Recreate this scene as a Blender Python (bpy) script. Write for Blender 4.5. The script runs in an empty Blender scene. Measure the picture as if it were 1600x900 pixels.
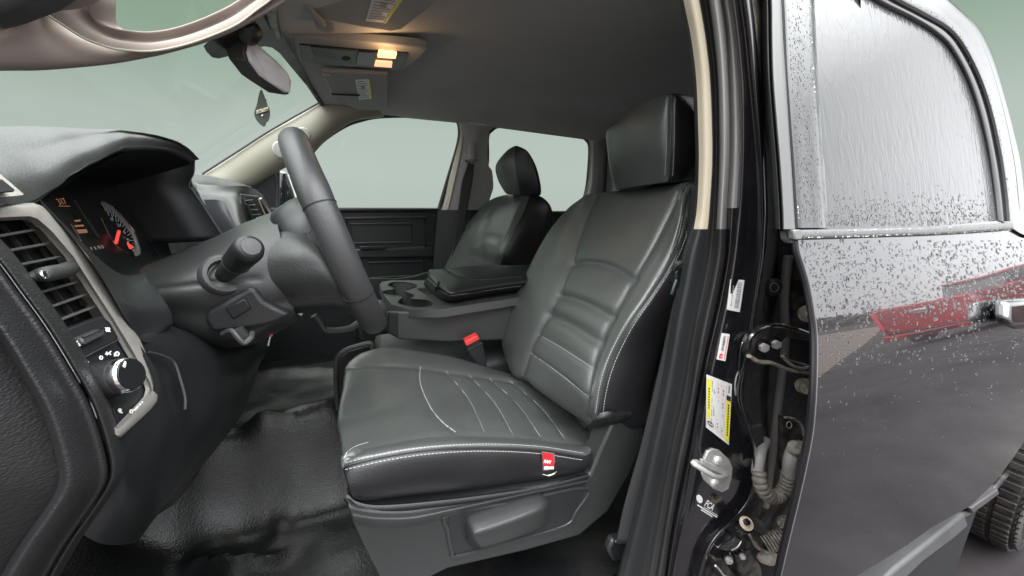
import bpy, bmesh, math, random
import numpy as np
from mathutils import Vector, Matrix, noise
from mathutils.bvhtree import BVHTree
random.seed(4)
S = bpy.context.scene
COL = S.collection
# ---------------------------------------------------------------- camera (eye at the origin, ground 1.47 m below)
F, TH, PI_ = 600.0, math.radians(25.9), math.radians(14.04)
st, ct, sp, cp = math.sin(TH), math.cos(TH), math.sin(PI_), math.cos(PI_)
Rv = Vector((ct, -st, 0)); Wv = Vector((st*cp, ct*cp, -sp)); Uv = Vector((st*sp, ct*sp, cp))
cam = bpy.data.cameras.new('camera'); co = bpy.data.objects.new('camera', cam); COL.objects.link(co)
cam.sensor_width = 36; cam.lens = 36*F/1600; cam.clip_start = 0.02; cam.clip_end = 800
co.matrix_world = Matrix(((Rv.x, Uv.x, -Wv.x, 0), (Rv.y, Uv.y, -Wv.y, 0), (Rv.z, Uv.z, -Wv.z, 0), (0, 0, 0, 1)))
S.camera = co
# ---------------------------------------------------------------- world: overcast sky, bright white behind the camera, grey green over the far side
w = bpy.data.worlds.new('World'); S.world = w; w.use_nodes = True
nt = w.node_tree; N = nt.nodes; L = nt.links; N.clear()
out = N.new('ShaderNodeOutputWorld'); bg = N.new('ShaderNodeBackground'); L.new(bg.outputs[0], out.inputs[0])
tc = N.new('ShaderNodeTexCoord'); sx = N.new('ShaderNodeSeparateXYZ'); L.new(tc.outputs['Generated'], sx.inputs[0])
def ramp(nt, src, stops, interp='LINEAR'):
    r = nt.nodes.new('ShaderNodeValToRGB'); r.color_ramp.interpolation = interp
    e = r.color_ramp.elements
    while len(e) > 1: e.remove(e[-1])
    for i, (p, c) in enumerate(stops):
        el = e[0] if i == 0 else e.new(p)
        el.position = p; el.color = (c[0], c[1], c[2], 1) if hasattr(c, '__len__') else (c, c, c, 1)
    if src is not None: nt.links.new(src, r.inputs[0])
    return r
mz = N.new('ShaderNodeMapRange'); mz.inputs[1].default_value = -1; mz.inputs[2].default_value = 1; L.new(sx.outputs[2], mz.inputs[0])
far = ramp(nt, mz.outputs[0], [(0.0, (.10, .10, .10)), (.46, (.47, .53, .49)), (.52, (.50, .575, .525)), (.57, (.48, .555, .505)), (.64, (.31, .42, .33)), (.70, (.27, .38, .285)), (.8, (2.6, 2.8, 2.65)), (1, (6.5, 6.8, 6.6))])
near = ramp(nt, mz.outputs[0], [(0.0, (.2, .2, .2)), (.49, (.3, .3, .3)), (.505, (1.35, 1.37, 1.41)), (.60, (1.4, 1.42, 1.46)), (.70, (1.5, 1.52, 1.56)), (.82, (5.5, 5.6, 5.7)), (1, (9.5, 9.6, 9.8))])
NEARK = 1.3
cl = N.new('ShaderNodeTexNoise'); cl.inputs['Scale'].default_value = 3; cl.inputs['Detail'].default_value = 5; L.new(tc.outputs['Generated'], cl.inputs['Vector'])
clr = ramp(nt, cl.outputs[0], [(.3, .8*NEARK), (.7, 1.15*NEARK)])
mm = N.new('ShaderNodeMix'); mm.data_type = 'RGBA'; mm.blend_type = 'MULTIPLY'; mm.inputs[0].default_value = 1
L.new(near.outputs[0], mm.inputs[6]); L.new(clr.outputs[0], mm.inputs[7])
my = N.new('ShaderNodeMapRange'); my.interpolation_type = 'SMOOTHSTEP'
my.inputs[1].default_value = -.16; my.inputs[2].default_value = .12; L.new(sx.outputs[1], my.inputs[0])
mx = N.new('ShaderNodeMix'); mx.data_type = 'RGBA'; L.new(my.outputs[0], mx.inputs[0])
L.new(mm.outputs[2], mx.inputs[6]); L.new(far.outputs[0], mx.inputs[7])
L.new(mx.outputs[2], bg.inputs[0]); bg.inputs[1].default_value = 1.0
sl = bpy.data.lights.new('sun', 'SUN'); sl.energy = .7; sl.angle = math.radians(40); sl.color = (1, .98, .95)
so = bpy.data.objects.new('sun', sl); COL.objects.link(so)
so.rotation_euler = Vector((0.25, 0.6, -0.8)).to_track_quat('-Z', 'Y').to_euler()
S.render.engine = 'CYCLES'
S.view_settings.view_transform = 'Standard'; S.view_settings.look = 'None'; S.view_settings.exposure = 0.0
S.cycles.max_bounces = 10; S.cycles.transparent_max_bounces = 24
# ---------------------------------------------------------------- pixel helpers: where the line of sight meets a real plane / surface
def ray(x, y): return Wv + (x-800)/F*Rv - (y-450)/F*Uv
def PY(x, y, Y): d = ray(x, y); return d*(Y/d.y)
def PX(x, y, X): d = ray(x, y); return d*(X/d.x)
def PZ(x, y, Z): d = ray(x, y); return d*(Z/d.z)
def PL(x, y, p0, n): d = ray(x, y); n = Vector(n); return d*(Vector(p0).dot(n)/d.dot(n))
def pys(l): return [PY(*p) for p in l]
def cr(P, n, closed=False):
    """Catmull-Rom through points, n steps per span"""
    P = [Vector(p) for p in P]; m = len(P); o = []
    sg = m if closed else m-1
    for i in range(sg):
        if closed: a, b, c, d = P[(i-1) % m], P[i], P[(i+1) % m], P[(i+2) % m]
        else:
            b, c = P[i], P[i+1]; a = P[i-1] if i > 0 else b*2-c; d = P[i+2] if i+2 < m else c*2-b
        for k in range(n):
            t = k/n
            o.append(.5*((2*b)+(c-a)*t+(2*a-5*b+4*c-d)*t*t+(3*b-a-3*c+d)*t*t*t))
    if not closed: o.append(P[-1])
    return o
def crpx(P, n, closed=False): return [(v.x, v.y) for v in cr([(a[0], a[1], 0) for a in P], n, closed)]
def resample(P, step):
    o = [P[0]]; acc = 0
    for a, b in zip(P, P[1:]):
        d = (b-a).length
        while acc+d >= step and d > 1e-9:
            t = (step-acc)/d; a = a.lerp(b, t); o.append(a); d = (b-a).length; acc = 0
        acc += d
    return o
# ---------------------------------------------------------------- object helpers
def tag(o, label=None, cat=None, group=None, kind=None):
    if label: o['label'] = label
    if cat: o['category'] = cat
    if group: o['group'] = group
    if kind: o['kind'] = kind
    return o
def empty(name, loc, label=None, cat=None, group=None):
    o = bpy.data.objects.new(name, None); COL.objects.link(o); o.location = loc; o.empty_display_size = .05
    return tag(o, label, cat, group)
def wloc(o):
    v = Vector(o.location)
    return v if o.parent is None or o.type != 'EMPTY' else v
def link(name, me, mat, parent=None, smooth=True, ang=None):
    o = bpy.data.objects.new(name, me); COL.objects.link(o)
    if mat: me.materials.append(mat)
    if smooth:
        me.polygons.foreach_set('use_smooth', [True]*len(me.polygons))
        if ang is not None: me.set_sharp_from_angle(angle=math.radians(ang))
    if parent is not None:
        o.parent = parent
        if parent.type == 'EMPTY': o.matrix_parent_inverse = Matrix.Translation(-Vector(parent.location))
    return o
def mesh(name, vs, fs, mat, parent=None, smooth=True, ang=40):
    me = bpy.data.meshes.new(name); me.from_pydata([tuple(v) for v in vs], [], fs); me.update()
    return link(name, me, mat, parent, smooth, ang)
class MB:
    def __init__(s): s.v = []; s.f = []
    def add(s, vs, fs):
        b = len(s.v); s.v += [Vector(v) for v in vs]; s.f += [tuple(b+i for i in f) for f in fs]; return s
    def box(s, c, sz, M=None):
        c = Vector(c); vs = []
        for k in range(8):
            d = Vector(((k & 1)-.5, ((k >> 1) & 1)-.5, ((k >> 2) & 1)-.5)); d = Vector((d.x*sz[0], d.y*sz[1], d.z*sz[2]))
            vs.append(c+(M @ d if M else d))
        return s.add(vs, [(0, 2, 3, 1), (4, 5, 7, 6), (0, 1, 5, 4), (2, 6, 7, 3), (0, 4, 6, 2), (1, 3, 7, 5)])
    def slab(s, poly, vec):
        n = len(poly); vec = Vector(vec); P = [Vector(p) for p in poly]
        vs = P+[p+vec for p in P]
        fs = [tuple(range(n))[::-1], tuple(range(n, 2*n))]+[(i, (i+1) % n, n+(i+1) % n, n+i) for i in range(n)]
        return s.add(vs, fs)
    def tube(s, P, r, seg=10, closed=False, sq=None, up=None):
        P = [Vector(p) for p in P]; n = len(P); vs = []; fs = []; pu = None
        for i, p in enumerate(P):
            if closed: t = P[(i+1) % n]-P[(i-1) % n]
            else: t = P[min(i+1, n-1)]-P[max(i-1, 0)]
            t.normalize()
            if up is not None: u = Vector(up)
            elif pu is None: u = Vector((0, 0, 1)) if abs(t.z) < .9 else Vector((1, 0, 0))
            else: u = pu
            u = (u-t*u.dot(t)).normalized(); pu = u; v = t.cross(u)
            rr = r[i] if hasattr(r, '__len__') else r
            ra, rb = (rr, rr) if sq is None else (rr*sq[0], rr*sq[1])
            for k in range(seg):
                a = 2*math.pi*k/seg; vs.append(p+u*math.cos(a)*ra+v*math.sin(a)*rb)
        for i in range(n if closed else n-1):
            j = (i+1) % n
            for k in range(seg): k2 = (k+1) % seg; fs.append((i*seg+k, i*seg+k2, j*seg+k2, j*seg+k))
        if not closed: fs += [tuple(range(seg))[::-1], tuple(range((n-1)*seg, n*seg))]
        return s.add(vs, fs)
    def lathe(s, c, ax, prof, seg=28, up=None):
        """prof: list of (distance along axis, radius)"""
        c = Vector(c); ax = Vector(ax).normalized(); u = ax.orthogonal().normalized() if up is None else Vector(up); v = ax.cross(u); vs = []; fs = []
        for h, r in prof:
            for k in range(seg):
                a = 2*math.pi*k/seg; vs.append(c+ax*h+(u*math.cos(a)+v*math.sin(a))*max(r, 1e-5))
        n = len(prof)
        for i in range(n-1):
            for k in range(seg): k2 = (k+1) % seg; fs.append((i*seg+k, i*seg+k2, (i+1)*seg+k2, (i+1)*seg+k))
        fs += [tuple(range(seg))[::-1], tuple(range((n-1)*seg, n*seg))]
        return s.add(vs, fs)
    def build(s, name, mat, parent=None, smooth=True, ang=40, bevel=0, seg=2, sub=0):
        o = mesh(name, s.v, s.f, mat, parent, smooth, ang)
        bm = bmesh.new(); bm.from_mesh(o.data); bmesh.ops.recalc_face_normals(bm, faces=bm.faces); bm.to_mesh(o.data); bm.free()
        if bevel:
            m = o.modifiers.new('bevel', 'BEVEL'); m.width = bevel; m.segments = seg; m.limit_method = 'ANGLE'; m.angle_limit = math.radians(35); m.harden_normals = False
            if smooth: o.data.polygons.foreach_set('use_smooth', [True]*len(o.data.polygons))
        if sub: m = o.modifiers.new('subdivision', 'SUBSURF'); m.levels = sub; m.render_levels = sub
        return o
def grid(G, nu, nv):
    """rows x cols control points -> dense rows"""
    rows = [cr(r, nv) for r in G]; n = len(rows[0])
    cols = [cr([r[j] for r in rows], nu) for j in range(n)]
    return [[cols[j][i] for j in range(n)] for i in range(len(cols[0]))]
def patch(name, G, mat, parent=None, nu=8, nv=8, thick=0, dense=None, flip=False, ang=None):
    D = dense or grid(G, nu, nv); a, b = len(D), len(D[0])
    vs = [p for r in D for p in r]
    fs = [(i*b+j, i*b+j+1, (i+1)*b+j+1, (i+1)*b+j) for i in range(a-1) for j in range(b-1)]
    if flip: fs = [f[::-1] for f in fs]
    o = mesh(name, vs, fs, mat, parent, ang=ang)
    if thick: m = o.modifiers.new('thickness', 'SOLIDIFY'); m.thickness = thick; m.offset = -1
    o['gs'] = (a, b) if False else 0
    del o['gs']
    return o
def bvh(*obs):
    vs = []; fs = []
    for o in obs:
        b = len(vs); vs += [v.co.copy() for v in o.data.vertices]; fs += [tuple(b+i for i in p.vertices) for p in o.data.polygons]
    return BVHTree.FromPolygons(vs, fs)
def hit(T, x, y, off=0.0, fall=None):
    d = ray(x, y).normalized(); r = T.ray_cast(Vector((0, 0, 0)), d)
    if r[0] is None: return None
    n = r[1]
    if n.dot(d) > 0: n = -n
    return r[0]+n*off
def hits(T, pts, off=0.0): return [h for h in (hit(T, p[0], p[1], off) for p in pts) if h is not None]
def groove(o, lines, depth, width, toward=Vector((0, 0, 0))):
    """press seams into a dense mesh"""
    me = o.data; n = len(me.vertices); co_ = np.zeros(n*3); me.vertices.foreach_get('co', co_); V = co_.reshape(-1, 3)
    nn = np.zeros(n*3); me.vertex_normals.foreach_get('vector', nn); NN = nn.reshape(-1, 3).copy()
    s = np.sign((NN*(-V)).sum(1)); NN *= s[:, None]
    tot = np.zeros(n)
    for ln in lines:
        dmin = np.full(n, 9.)
        for a, b in zip(ln, ln[1:]):
            a = np.array(a); b = np.array(b); ab = b-a; q = max((ab*ab).sum(), 1e-12)
            t = np.clip(((V-a) @ ab)/q, 0, 1); d = np.linalg.norm(V-(a+t[:, None]*ab), axis=1); dmin = np.minimum(dmin, d)
        tot = np.maximum(tot, depth*np.exp(-(dmin/width)**1.3))
    V -= NN*tot[:, None]
    me.vertices.foreach_set('co', V.reshape(-1)); me.update()
def wob(o, amp, scale, seed=0):
    me = o.data
    for v in me.vertices:
        v.co += v.normal*amp*noise.noise(v.co*scale+Vector((seed, 0, 0)))
    me.update()
def stitch(mb, P, step=.0062, ln=.0040, r=.0006):
    Q = resample(P, step)
    for a, b in zip(Q, Q[1:]):
        d = (b-a).normalized(); mb.tube([a+d*.0008, a+d*(.0008+ln)], r, 5)
def smooth_line(T, px, off=0, n=10): return hits(T, crpx(px, n), off)
def textm(name, s, size, org, xd, yd, mat, parent=None, ext=.0001, align='LEFT', bold=0, sx=1.0):
    cu = bpy.data.curves.new(name, 'FONT'); cu.body = s; cu.size = size; cu.extrude = ext; cu.align_x = align; cu.offset = bold; cu.resolution_u = 2
    t = bpy.data.objects.new(name, cu); COL.objects.link(t); bpy.context.view_layer.update()
    me = bpy.data.meshes.new_from_object(t); bpy.data.objects.remove(t); bpy.data.curves.remove(cu)
    xd = Vector(xd).normalized(); yd = Vector(yd); yd = (yd-xd*yd.dot(xd)).normalized(); zd = xd.cross(yd)
    org = Vector(org)
    for v in me.vertices: c = v.co.copy(); v.co = org+xd*c.x*sx+yd*c.y+zd*c.z
    return link(name, me, mat, parent, smooth=False)
# ---------------------------------------------------------------- materials
def mat(name, col, rough=.5, metal=0, bump=0, bscale=400, bdist=.0004, coat=0, spec=.5, vcol=0, vscale=6, rvar=0, ior=1.5, kind='noise', coat_ior=1.5, coat_rough=.03, emit=None, es=1, stretch=None, dirt=None, sheen=0):
    m = bpy.data.materials.new(name); m.use_nodes = True; nt = m.node_tree; b = nt.nodes['Principled BSDF']; l = nt.links
    b.inputs['Base Color'].default_value = (*col, 1); b.inputs['Roughness'].default_value = rough; b.inputs['Metallic'].default_value = metal
    b.inputs['Specular IOR Level'].default_value = spec; b.inputs['IOR'].default_value = ior
    b.inputs['Coat Weight'].default_value = coat; b.inputs['Coat Roughness'].default_value = coat_rough; b.inputs['Coat IOR'].default_value = coat_ior
    b.inputs['Sheen Weight'].default_value = sheen
    if emit: b.inputs['Emission Color'].default_value = (*emit, 1); b.inputs['Emission Strength'].default_value = es
    t = nt.nodes.new('ShaderNodeTexCoord'); src = t.outputs['Object']
    if stretch:
        mp = nt.nodes.new('ShaderNodeMapping'); mp.inputs['Scale'].default_value = stretch; l.new(src, mp.inputs[0]); src = mp.outputs[0]
    if bump:
        if kind == 'leather':
            v = nt.nodes.new('ShaderNodeTexVoronoi'); v.inputs['Scale'].default_value = bscale; v.feature = 'SMOOTH_F1'; v.inputs['Smoothness'].default_value = .6; l.new(src, v.inputs['Vector'])
            n2 = nt.nodes.new('ShaderNodeTexNoise'); n2.inputs['Scale'].default_value = bscale*.35; n2.inputs['Detail'].default_value = 3; l.new(src, n2.inputs['Vector'])
            ad = nt.nodes.new('ShaderNodeMath'); ad.operation = 'ADD'; l.new(v.outputs[0], ad.inputs[0]); l.new(n2.outputs[0], ad.inputs[1]); h = ad.outputs[0]
        else:
            n1 = nt.nodes.new('ShaderNodeTexNoise'); n1.inputs['Scale'].default_value = bscale; n1.inputs['Detail'].default_value = 4; l.new(src, n1.inputs['Vector']); h = n1.outputs[0]
        bp = nt.nodes.new('ShaderNodeBump'); bp.inputs['Strength'].default_value = bump; bp.inputs['Distance'].default_value = bdist; l.new(h, bp.inputs['Height']); l.new(bp.outputs[0], b.inputs['Normal'])
    if vcol or dirt:
        n3 = nt.nodes.new('ShaderNodeTexNoise'); n3.inputs['Scale'].default_value = vscale; n3.inputs['Detail'].default_value = 6; n3.inputs['Roughness'].default_value = .65; l.new(src, n3.inputs['Vector'])
        if dirt: r = ramp(nt, n3.outputs[0], [(.42, col), (.66, dirt)])
        else: r = ramp(nt, n3.outputs[0], [(.3, [c*(1-vcol) for c in col]), (.7, [c*(1+vcol) for c in col])])
        l.new(r.outputs[0], b.inputs['Base Color'])
    if rvar:
        n4 = nt.nodes.new('ShaderNodeTexNoise'); n4.inputs['Scale'].default_value = vscale*2.3; n4.inputs['Detail'].default_value = 5; l.new(src, n4.inputs['Vector'])
        r = ramp(nt, n4.outputs[0], [(.3, max(.02, rough-rvar)), (.7, min(1, rough+rvar))]); l.new(r.outputs[0], b.inputs['Roughness'])
    return m
M = {}
M['leather'] = mat('grey leather', (.064, .069, .0665), .34, bump=.5, bscale=520, bdist=.0005, kind='leather', vcol=.10, vscale=9, rvar=.05, spec=.75)
M['leather_blk'] = mat('black leather', (.011, .011, .012), .38, bump=.5, bscale=480, bdist=.0005, kind='leather', rvar=.05)
M['thread'] = mat('light thread', (.40, .40, .39), .7)
M['shield'] = mat('seat base plastic', (.024, .025, .025), .45, bump=.5, bscale=600, bdist=.0004, kind='leather', rvar=.05, vscale=7)
M['stack'] = mat('satin grey trim', (.09, .093, .09), .6, bump=.1, bscale=400)
M['slat'] = mat('vent slat plastic', (.09, .088, .085), .4)
M['column'] = mat('column plastic', (.020, .021, .021), .42, bump=.4, bscale=700, bdist=.0004, kind='leather')
M['stalk'] = mat('black stalk plastic', (.014, .014, .015), .42, bump=.2, bscale=600)
M['padd'] = mat('dark grained side cover', (.017, .017, .018), .5, bump=.6, bscale=420, bdist=.0006, kind='leather', stretch=(1, 1, 1.8))
M['pipe'] = mat('piping', (.03, .03, .03), .4)
M['plastic'] = mat('dark grained plastic', (.015, .016, .017), .44, bump=.4, bscale=700, bdist=.0004, kind='leather', rvar=.06, vscale=7)
M['plastic_g'] = mat('grey grained plastic', (.040, .041, .041), .45, bump=.45, bscale=600, bdist=.0004, kind='leather', rvar=.05, vscale=7)
M['pad'] = mat('soft dash pad', (.06, .062, .063), .5, bump=.45, bscale=520, bdist=.0006, kind='leather', rvar=.05)
M['plain'] = mat('smooth dark plastic', (.012, .013, .014), .40, spec=.4, rvar=.05)
M['gloss'] = mat('gloss black plastic', (.010, .011, .012), .3, spec=.35)
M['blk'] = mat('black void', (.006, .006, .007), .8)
M['rim'] = mat('steering wheel leather', (.040, .041, .042), .42, bump=.4, bscale=650, bdist=.0005, kind='leather', rvar=.05)
M['bezel'] = mat('satin silver plastic', (.31, .295, .275), .45, metal=.3, bump=.25, bscale=260, bdist=.0003, vcol=.12, vscale=60)
M['edge'] = mat('bright bezel edge', (.42, .38, .34), .3, metal=.5)
M['chrome'] = mat('chrome', (.75, .75, .76), .12, metal=1)
M['steel'] = mat('zinc steel', (.62, .62, .60), .4, metal=.55, bump=.2, bscale=90, vcol=.2, vscale=40)
M['beige'] = mat('beige pillar plastic', (.26, .255, .20), .55, bump=.15, bscale=500)
M['tan'] = mat('taupe pillar trim', (.25, .21, .185), .85, bump=.15, bscale=500, vcol=.04, vscale=4)
M['cream'] = mat('cream pillar trim', (.46, .41, .31), .6, bump=.1, bscale=500)
M['liner'] = mat('grey headliner cloth', (.44, .44, .44), .95, bump=.35, bscale=900, bdist=.0005, vcol=.06, vscale=3)
M['visor'] = mat('grey vinyl visor', (.32, .315, .30), .75, bump=.2, bscale=600, vcol=.04, vscale=5)
M['rubber'] = mat('rubber seal', (.035, .035, .035), .42, bump=.15, bscale=300, rvar=.1, vscale=14)
M['rubber_lt'] = mat('grey rubber seal', (.27, .262, .255), .5, bump=.15, bscale=200, rvar=.1, vscale=14)
M['paint'] = mat('black metallic paint', (.006, .006, .008), .25, coat=1, coat_ior=2.0, coat_rough=.01, bump=.03, bscale=25, bdist=.0006)
M['jamb'] = mat('black jamb paint', (.008, .008, .010), .30, coat=1, coat_ior=1.8, coat_rough=.08, bump=.1, bscale=60, bdist=.0008, rvar=.1, vscale=12)
M['jdirt'] = mat('dusty black metal', (.012, .012, .013), .45, dirt=(.09, .08, .07), vscale=26, bump=.5, bscale=70, bdist=.001)
M['dust'] = mat('dusty cream metal', (.30, .28, .24), .6, dirt=(.12, .10, .08), vscale=60, bump=.4, bscale=120, bdist=.001)
M['floor'] = mat('moulded black rubber floor', (.004, .0044, .0046), .33, spec=.32, dirt=(.012, .0115, .011), bump=.45, bscale=260, bdist=.0009, kind='leather', rvar=.06, vscale=5)
M['floor_d'] = mat('dusty rubber floor', (.02, .02, .02), .45, dirt=(.06, .055, .05), vscale=9, bump=.8, bscale=170, bdist=.0014, kind='leather')
M['web'] = mat('belt webbing', (.02, .02, .021), .7, bump=.9, bscale=500, bdist=.0006)
M['red'] = mat('red plastic', (.75, .05, .05), .35)
M['redcloth'] = mat('red cloth', (.62, .01, .02), .7)
M['greycloth'] = mat('grey cloth tab', (.12, .12, .12), .8)
M['white'] = mat('white print', (.8, .8, .78), .6)
M['whitei'] = mat('pale icon print', (.75, .75, .75), .6)
M['label'] = mat('paper label', (.74, .74, .72), .45)
M['ink'] = mat('black ink', (.03, .03, .03), .5)
M['inkg'] = mat('grey ink', (.25, .25, .25), .6)
M['inkp'] = mat('pink ink', (.75, .42, .42), .6)
M['inkr'] = mat('red ink', (.8, .05, .08), .5)
M['yellow'] = mat('yellow print', (.85, .78, .02), .5)
M['card'] = mat('dark air freshener card', (.055, .065, .055), .7)
M['cardp'] = mat('pale yellow card', (.8, .75, .5), .7)
M['mirror'] = mat('mirror glass', (.62, .61, .63), .55, metal=.0, coat=.3)
M['amber'] = mat('lit amber lamp', (1, .6, .3), .5, emit=(1, .50, .16), es=3.2)
M['amber2'] = mat('lit pink lamp', (1, .6, .45), .5, emit=(1, .42, .22), es=1.5)
M['orange'] = mat('orange display', (.3, .15, .08), .5, emit=(.9, .45, .22), es=.2)
M['dispw'] = mat('grey display digits', (.3, .3, .3), .5, emit=(.6, .62, .65), es=.18)
M['needle'] = mat('lit red needle', (.9, .05, .04), .5, emit=(1, .08, .06), es=.8)
M['dial'] = mat('dial ring', (.35, .36, .37), .3, metal=.5)
M['dialt'] = mat('dial print', (.5, .5, .5), .5)
M['screen'] = mat('dark tinted lens', (.035, .036, .04), .2)
M['asphalt'] = mat('wet asphalt', (.032, .0285, .030), .8, spec=.08, vcol=.45, vscale=.9, bump=.4, bscale=12, bdist=.01, rvar=.2)
M['gravel'] = mat('brown gravel', (.13, .10, .085), .9, vcol=.4, vscale=7, bump=.8, bscale=20, bdist=.02)
M['carred'] = mat('red car paint', (.34, .002, .008), .6, coat=0)
M['tyre'] = mat('tyre rubber', (.012, .0115, .011), .65, bump=.6, bscale=60, bdist=.002, dirt=(.035, .028, .024), vscale=18)
M['step'] = mat('grey step metal', (.075, .075, .078), .45, metal=.1, vcol=.15, vscale=9)
M['trees'] = mat('dark foliage', (.04, .045, .03), .95, vcol=.4, vscale=3)
M['mold'] = mat('wet satin moulding', (.10, .10, .098), .5, coat=.2, coat_ior=1.6, bump=.15, bscale=80, bdist=.0006)
M['moldb'] = mat('black window rubber', (.01, .01, .012), .35)
M['drop'] = mat('water drop', (1, 1, 1), .0, ior=1.33)
M['drop'].node_tree.nodes['Principled BSDF'].inputs['Transmission Weight'].default_value = 1
def glass(name, tint=(1, 1, 1), refl=1.0, dark=0.0, rough=0.0):
    m = bpy.data.materials.new(name); m.use_nodes = True; nt = m.node_tree; n = nt.nodes; l = nt.links; n.clear()
    o = n.new('ShaderNodeOutputMaterial'); mixn = n.new('ShaderNodeMixShader'); tr = n.new('ShaderNodeBsdfTransparent'); gl = n.new('ShaderNodeBsdfGlossy')
    fr = n.new('ShaderNodeFresnel'); fr.inputs[0].default_value = 1.45; tr.inputs[0].default_value = (*tint, 1); gl.inputs['Roughness'].default_value = rough
    mu = n.new('ShaderNodeMath'); mu.operation = 'MULTIPLY'; mu.inputs[1].default_value = refl; l.new(fr.outputs[0], mu.inputs[0])
    l.new(mu.outputs[0], mixn.inputs[0]); l.new(tr.outputs[0], mixn.inputs[1]); l.new(gl.outputs[0], mixn.inputs[2]); l.new(mixn.outputs[0], o.inputs[0])
    return m
M['glass'] = glass('clear window glass', (.985, .99, .985), .06)
def wetglass():
    m = mat('wet tinted window glass', (.05, .052, .053), .25, spec=.15, ior=1.5, coat=1, coat_ior=1.38, coat_rough=.07)
    nt = m.node_tree; b = nt.nodes['Principled BSDF']; l = nt.links
    t = nt.nodes.new('ShaderNodeTexCoord'); mp = nt.nodes.new('ShaderNodeMapping'); mp.inputs['Scale'].default_value = (75, 75, 9); l.new(t.outputs['Object'], mp.inputs[0])
    n1 = nt.nodes.new('ShaderNodeTexNoise'); n1.inputs['Scale'].default_value = 1; n1.inputs['Detail'].default_value = 2; n1.inputs['Distortion'].default_value = .8; l.new(mp.outputs[0], n1.inputs['Vector'])
    bp = nt.nodes.new('ShaderNodeBump'); bp.inputs['Strength'].default_value = .45; bp.inputs['Distance'].default_value = .0014; l.new(n1.outputs[0], bp.inputs['Height'])
    l.new(bp.outputs[0], b.inputs['Coat Normal']); l.new(bp.outputs[0], b.inputs['Normal'])
    return m
M['wet'] = wetglass()
# ================================================================ SETTING outside
def plane(name, x0, x1, y0, y1, z, m, n=1):
    vs = [(x0+(x1-x0)*i/n, y0+(y1-y0)*j/n, z) for i in range(n+1) for j in range(n+1)]
    fs = [(i*(n+1)+j, (i+1)*(n+1)+j, (i+1)*(n+1)+j+1, i*(n+1)+j+1) for i in range(n) for j in range(n)]
    return mesh(name, vs, fs, m, smooth=False)
GZ = -1.6
tag(plane('ground', -400, 400, -400, 3.2, GZ-.01, M['asphalt']), kind='structure')
# ================================================================ DRIVER SEAT
seat = empty('driver_seat', (.25, .75, -.78), 'grey leather driver seat with white stitching and a small red side tag', 'car seat', 'front seats of the cab')
st_ = [
 [(537, 776, .555), (536, 728, .56), (536, 715, .58), (527, 655, .74), (541, 574, .92), (556, 558, .96)],
 [(575, 783, .55), (590, 715, .55), (592, 697, .605), (580, 640, .76), (592, 572, .90), (600, 544, .955)],
 [(660, 773, .55), (665, 703, .545), (670, 680, .61), (655, 625, .75), (650, 573, .88), (650, 547, .955)],
 [(740, 764, .55), (745, 698, .545), (745, 679, .62), (725, 630, .74), (700, 580, .86), (700, 556, .95)],
 [(830, 750, .55), (835, 701, .545), (830, 684, .62), (797, 638, .735), (757, 588, .85), (752, 571, .93)],
 [(908, 735, .55), (913, 712, .545), (905, 692, .61), (867, 650, .725), (818, 597, .83), (808, 586, .90)]]
G = []
for i, r in enumerate(st_):
    p = [PY(*q) for q in r]
    if i == 0: p = [p[0]+Vector((.012, 0, 0))]+p[1:]
    last = p[-1]
    row = [p[0]+Vector((.0, .05, -.005)), p[0], p[0].lerp(p[1], .5)+Vector((0, -.012, 0)), p[1], p[1].lerp(p[2], .5)+Vector((0, 0, .006)), p[2], p[2].lerp(p[3], .5), p[3], p[3].lerp(p[4], .5), p[4], p[4].lerp(last, .5)+Vector((0, 0, .004)), last, last+Vector((0, .035, -.03)), last+Vector((0, .04, -.10))]
    G.append(row)
f0 = G[0]
nose = [v+Vector((.03, 0, -.05)) if k > 2 else v+Vector((.03, .02, -.005)) for k, v in enumerate(f0)]
nose2 = [Vector((v.x+.05, v.y+(.03 if k < 5 else 0), min(v.z, -.47))) for k, v in enumerate(f0)]
rear = [v+Vector((.05, .035 if k < 5 else 0, -.01)) for k, v in enumerate(G[-1])]
G = [nose2, nose]+G+[rear]
cush = patch('cushion', G, M['leather'], seat, nu=14, nv=12)
me = cush.data; me.materials.append(M['leather_blk'])
ncol = 13*12+1
for p in me.polygons:
    j = p.vertices[0] % ncol
    if j < 3*12: p.material_index = 1
T = bvh(cush)
seamV = smooth_line(T, [(541, 716), (565, 703), (620, 690), (672, 681), (745, 679), (830, 684), (905, 692)], .0)
seamW = smooth_line(T, [(541, 573), (592, 572), (650, 574), (700, 581), (757, 589), (812, 597)], .0)
ins = smooth_line(T, [(657, 573), (656, 592), (661, 612), (675, 640), (692, 660), (712, 675)])
tucks = [smooth_line(T, [a, ((a[0]+b[0])/2+6, (a[1]+b[1])/2-3), b]) for a, b in [((697, 580), (757, 675)), ((733, 586), (802, 680)), ((765, 591), (845, 683)), ((797, 595), (884, 687))]]
edge = smooth_line(T, [(537, 728), (560, 722), (600, 713), (665, 703), (745, 698), (835, 701), (912, 712)])
groove(cush, [seamV, seamW], .006, .008); groove(cush, [ins], .004, .006); groove(cush, tucks, .003, .005); groove(cush, [edge], .004, .004)
wob(cush, .003, 11)
T = bvh(cush)
mb = MB()
def piping(mbx, T, px, r=.0011, off=.0002):
    P = smooth_line(T, px, off)
    if len(P) > 2: mbx.tube(P, r, 6)
ed = [(539, 728), (560, 723), (600, 714), (665, 704), (745, 699), (835, 702), (912, 713)]
mp_ = MB(); piping(mp_, T, ed, .0022, .0005); mp_.build('piping', M['pipe'], cush)
s1 = [(a, b-5) for a, b in ed]; s2 = [(a, b+6) for a, b in ed]
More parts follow.
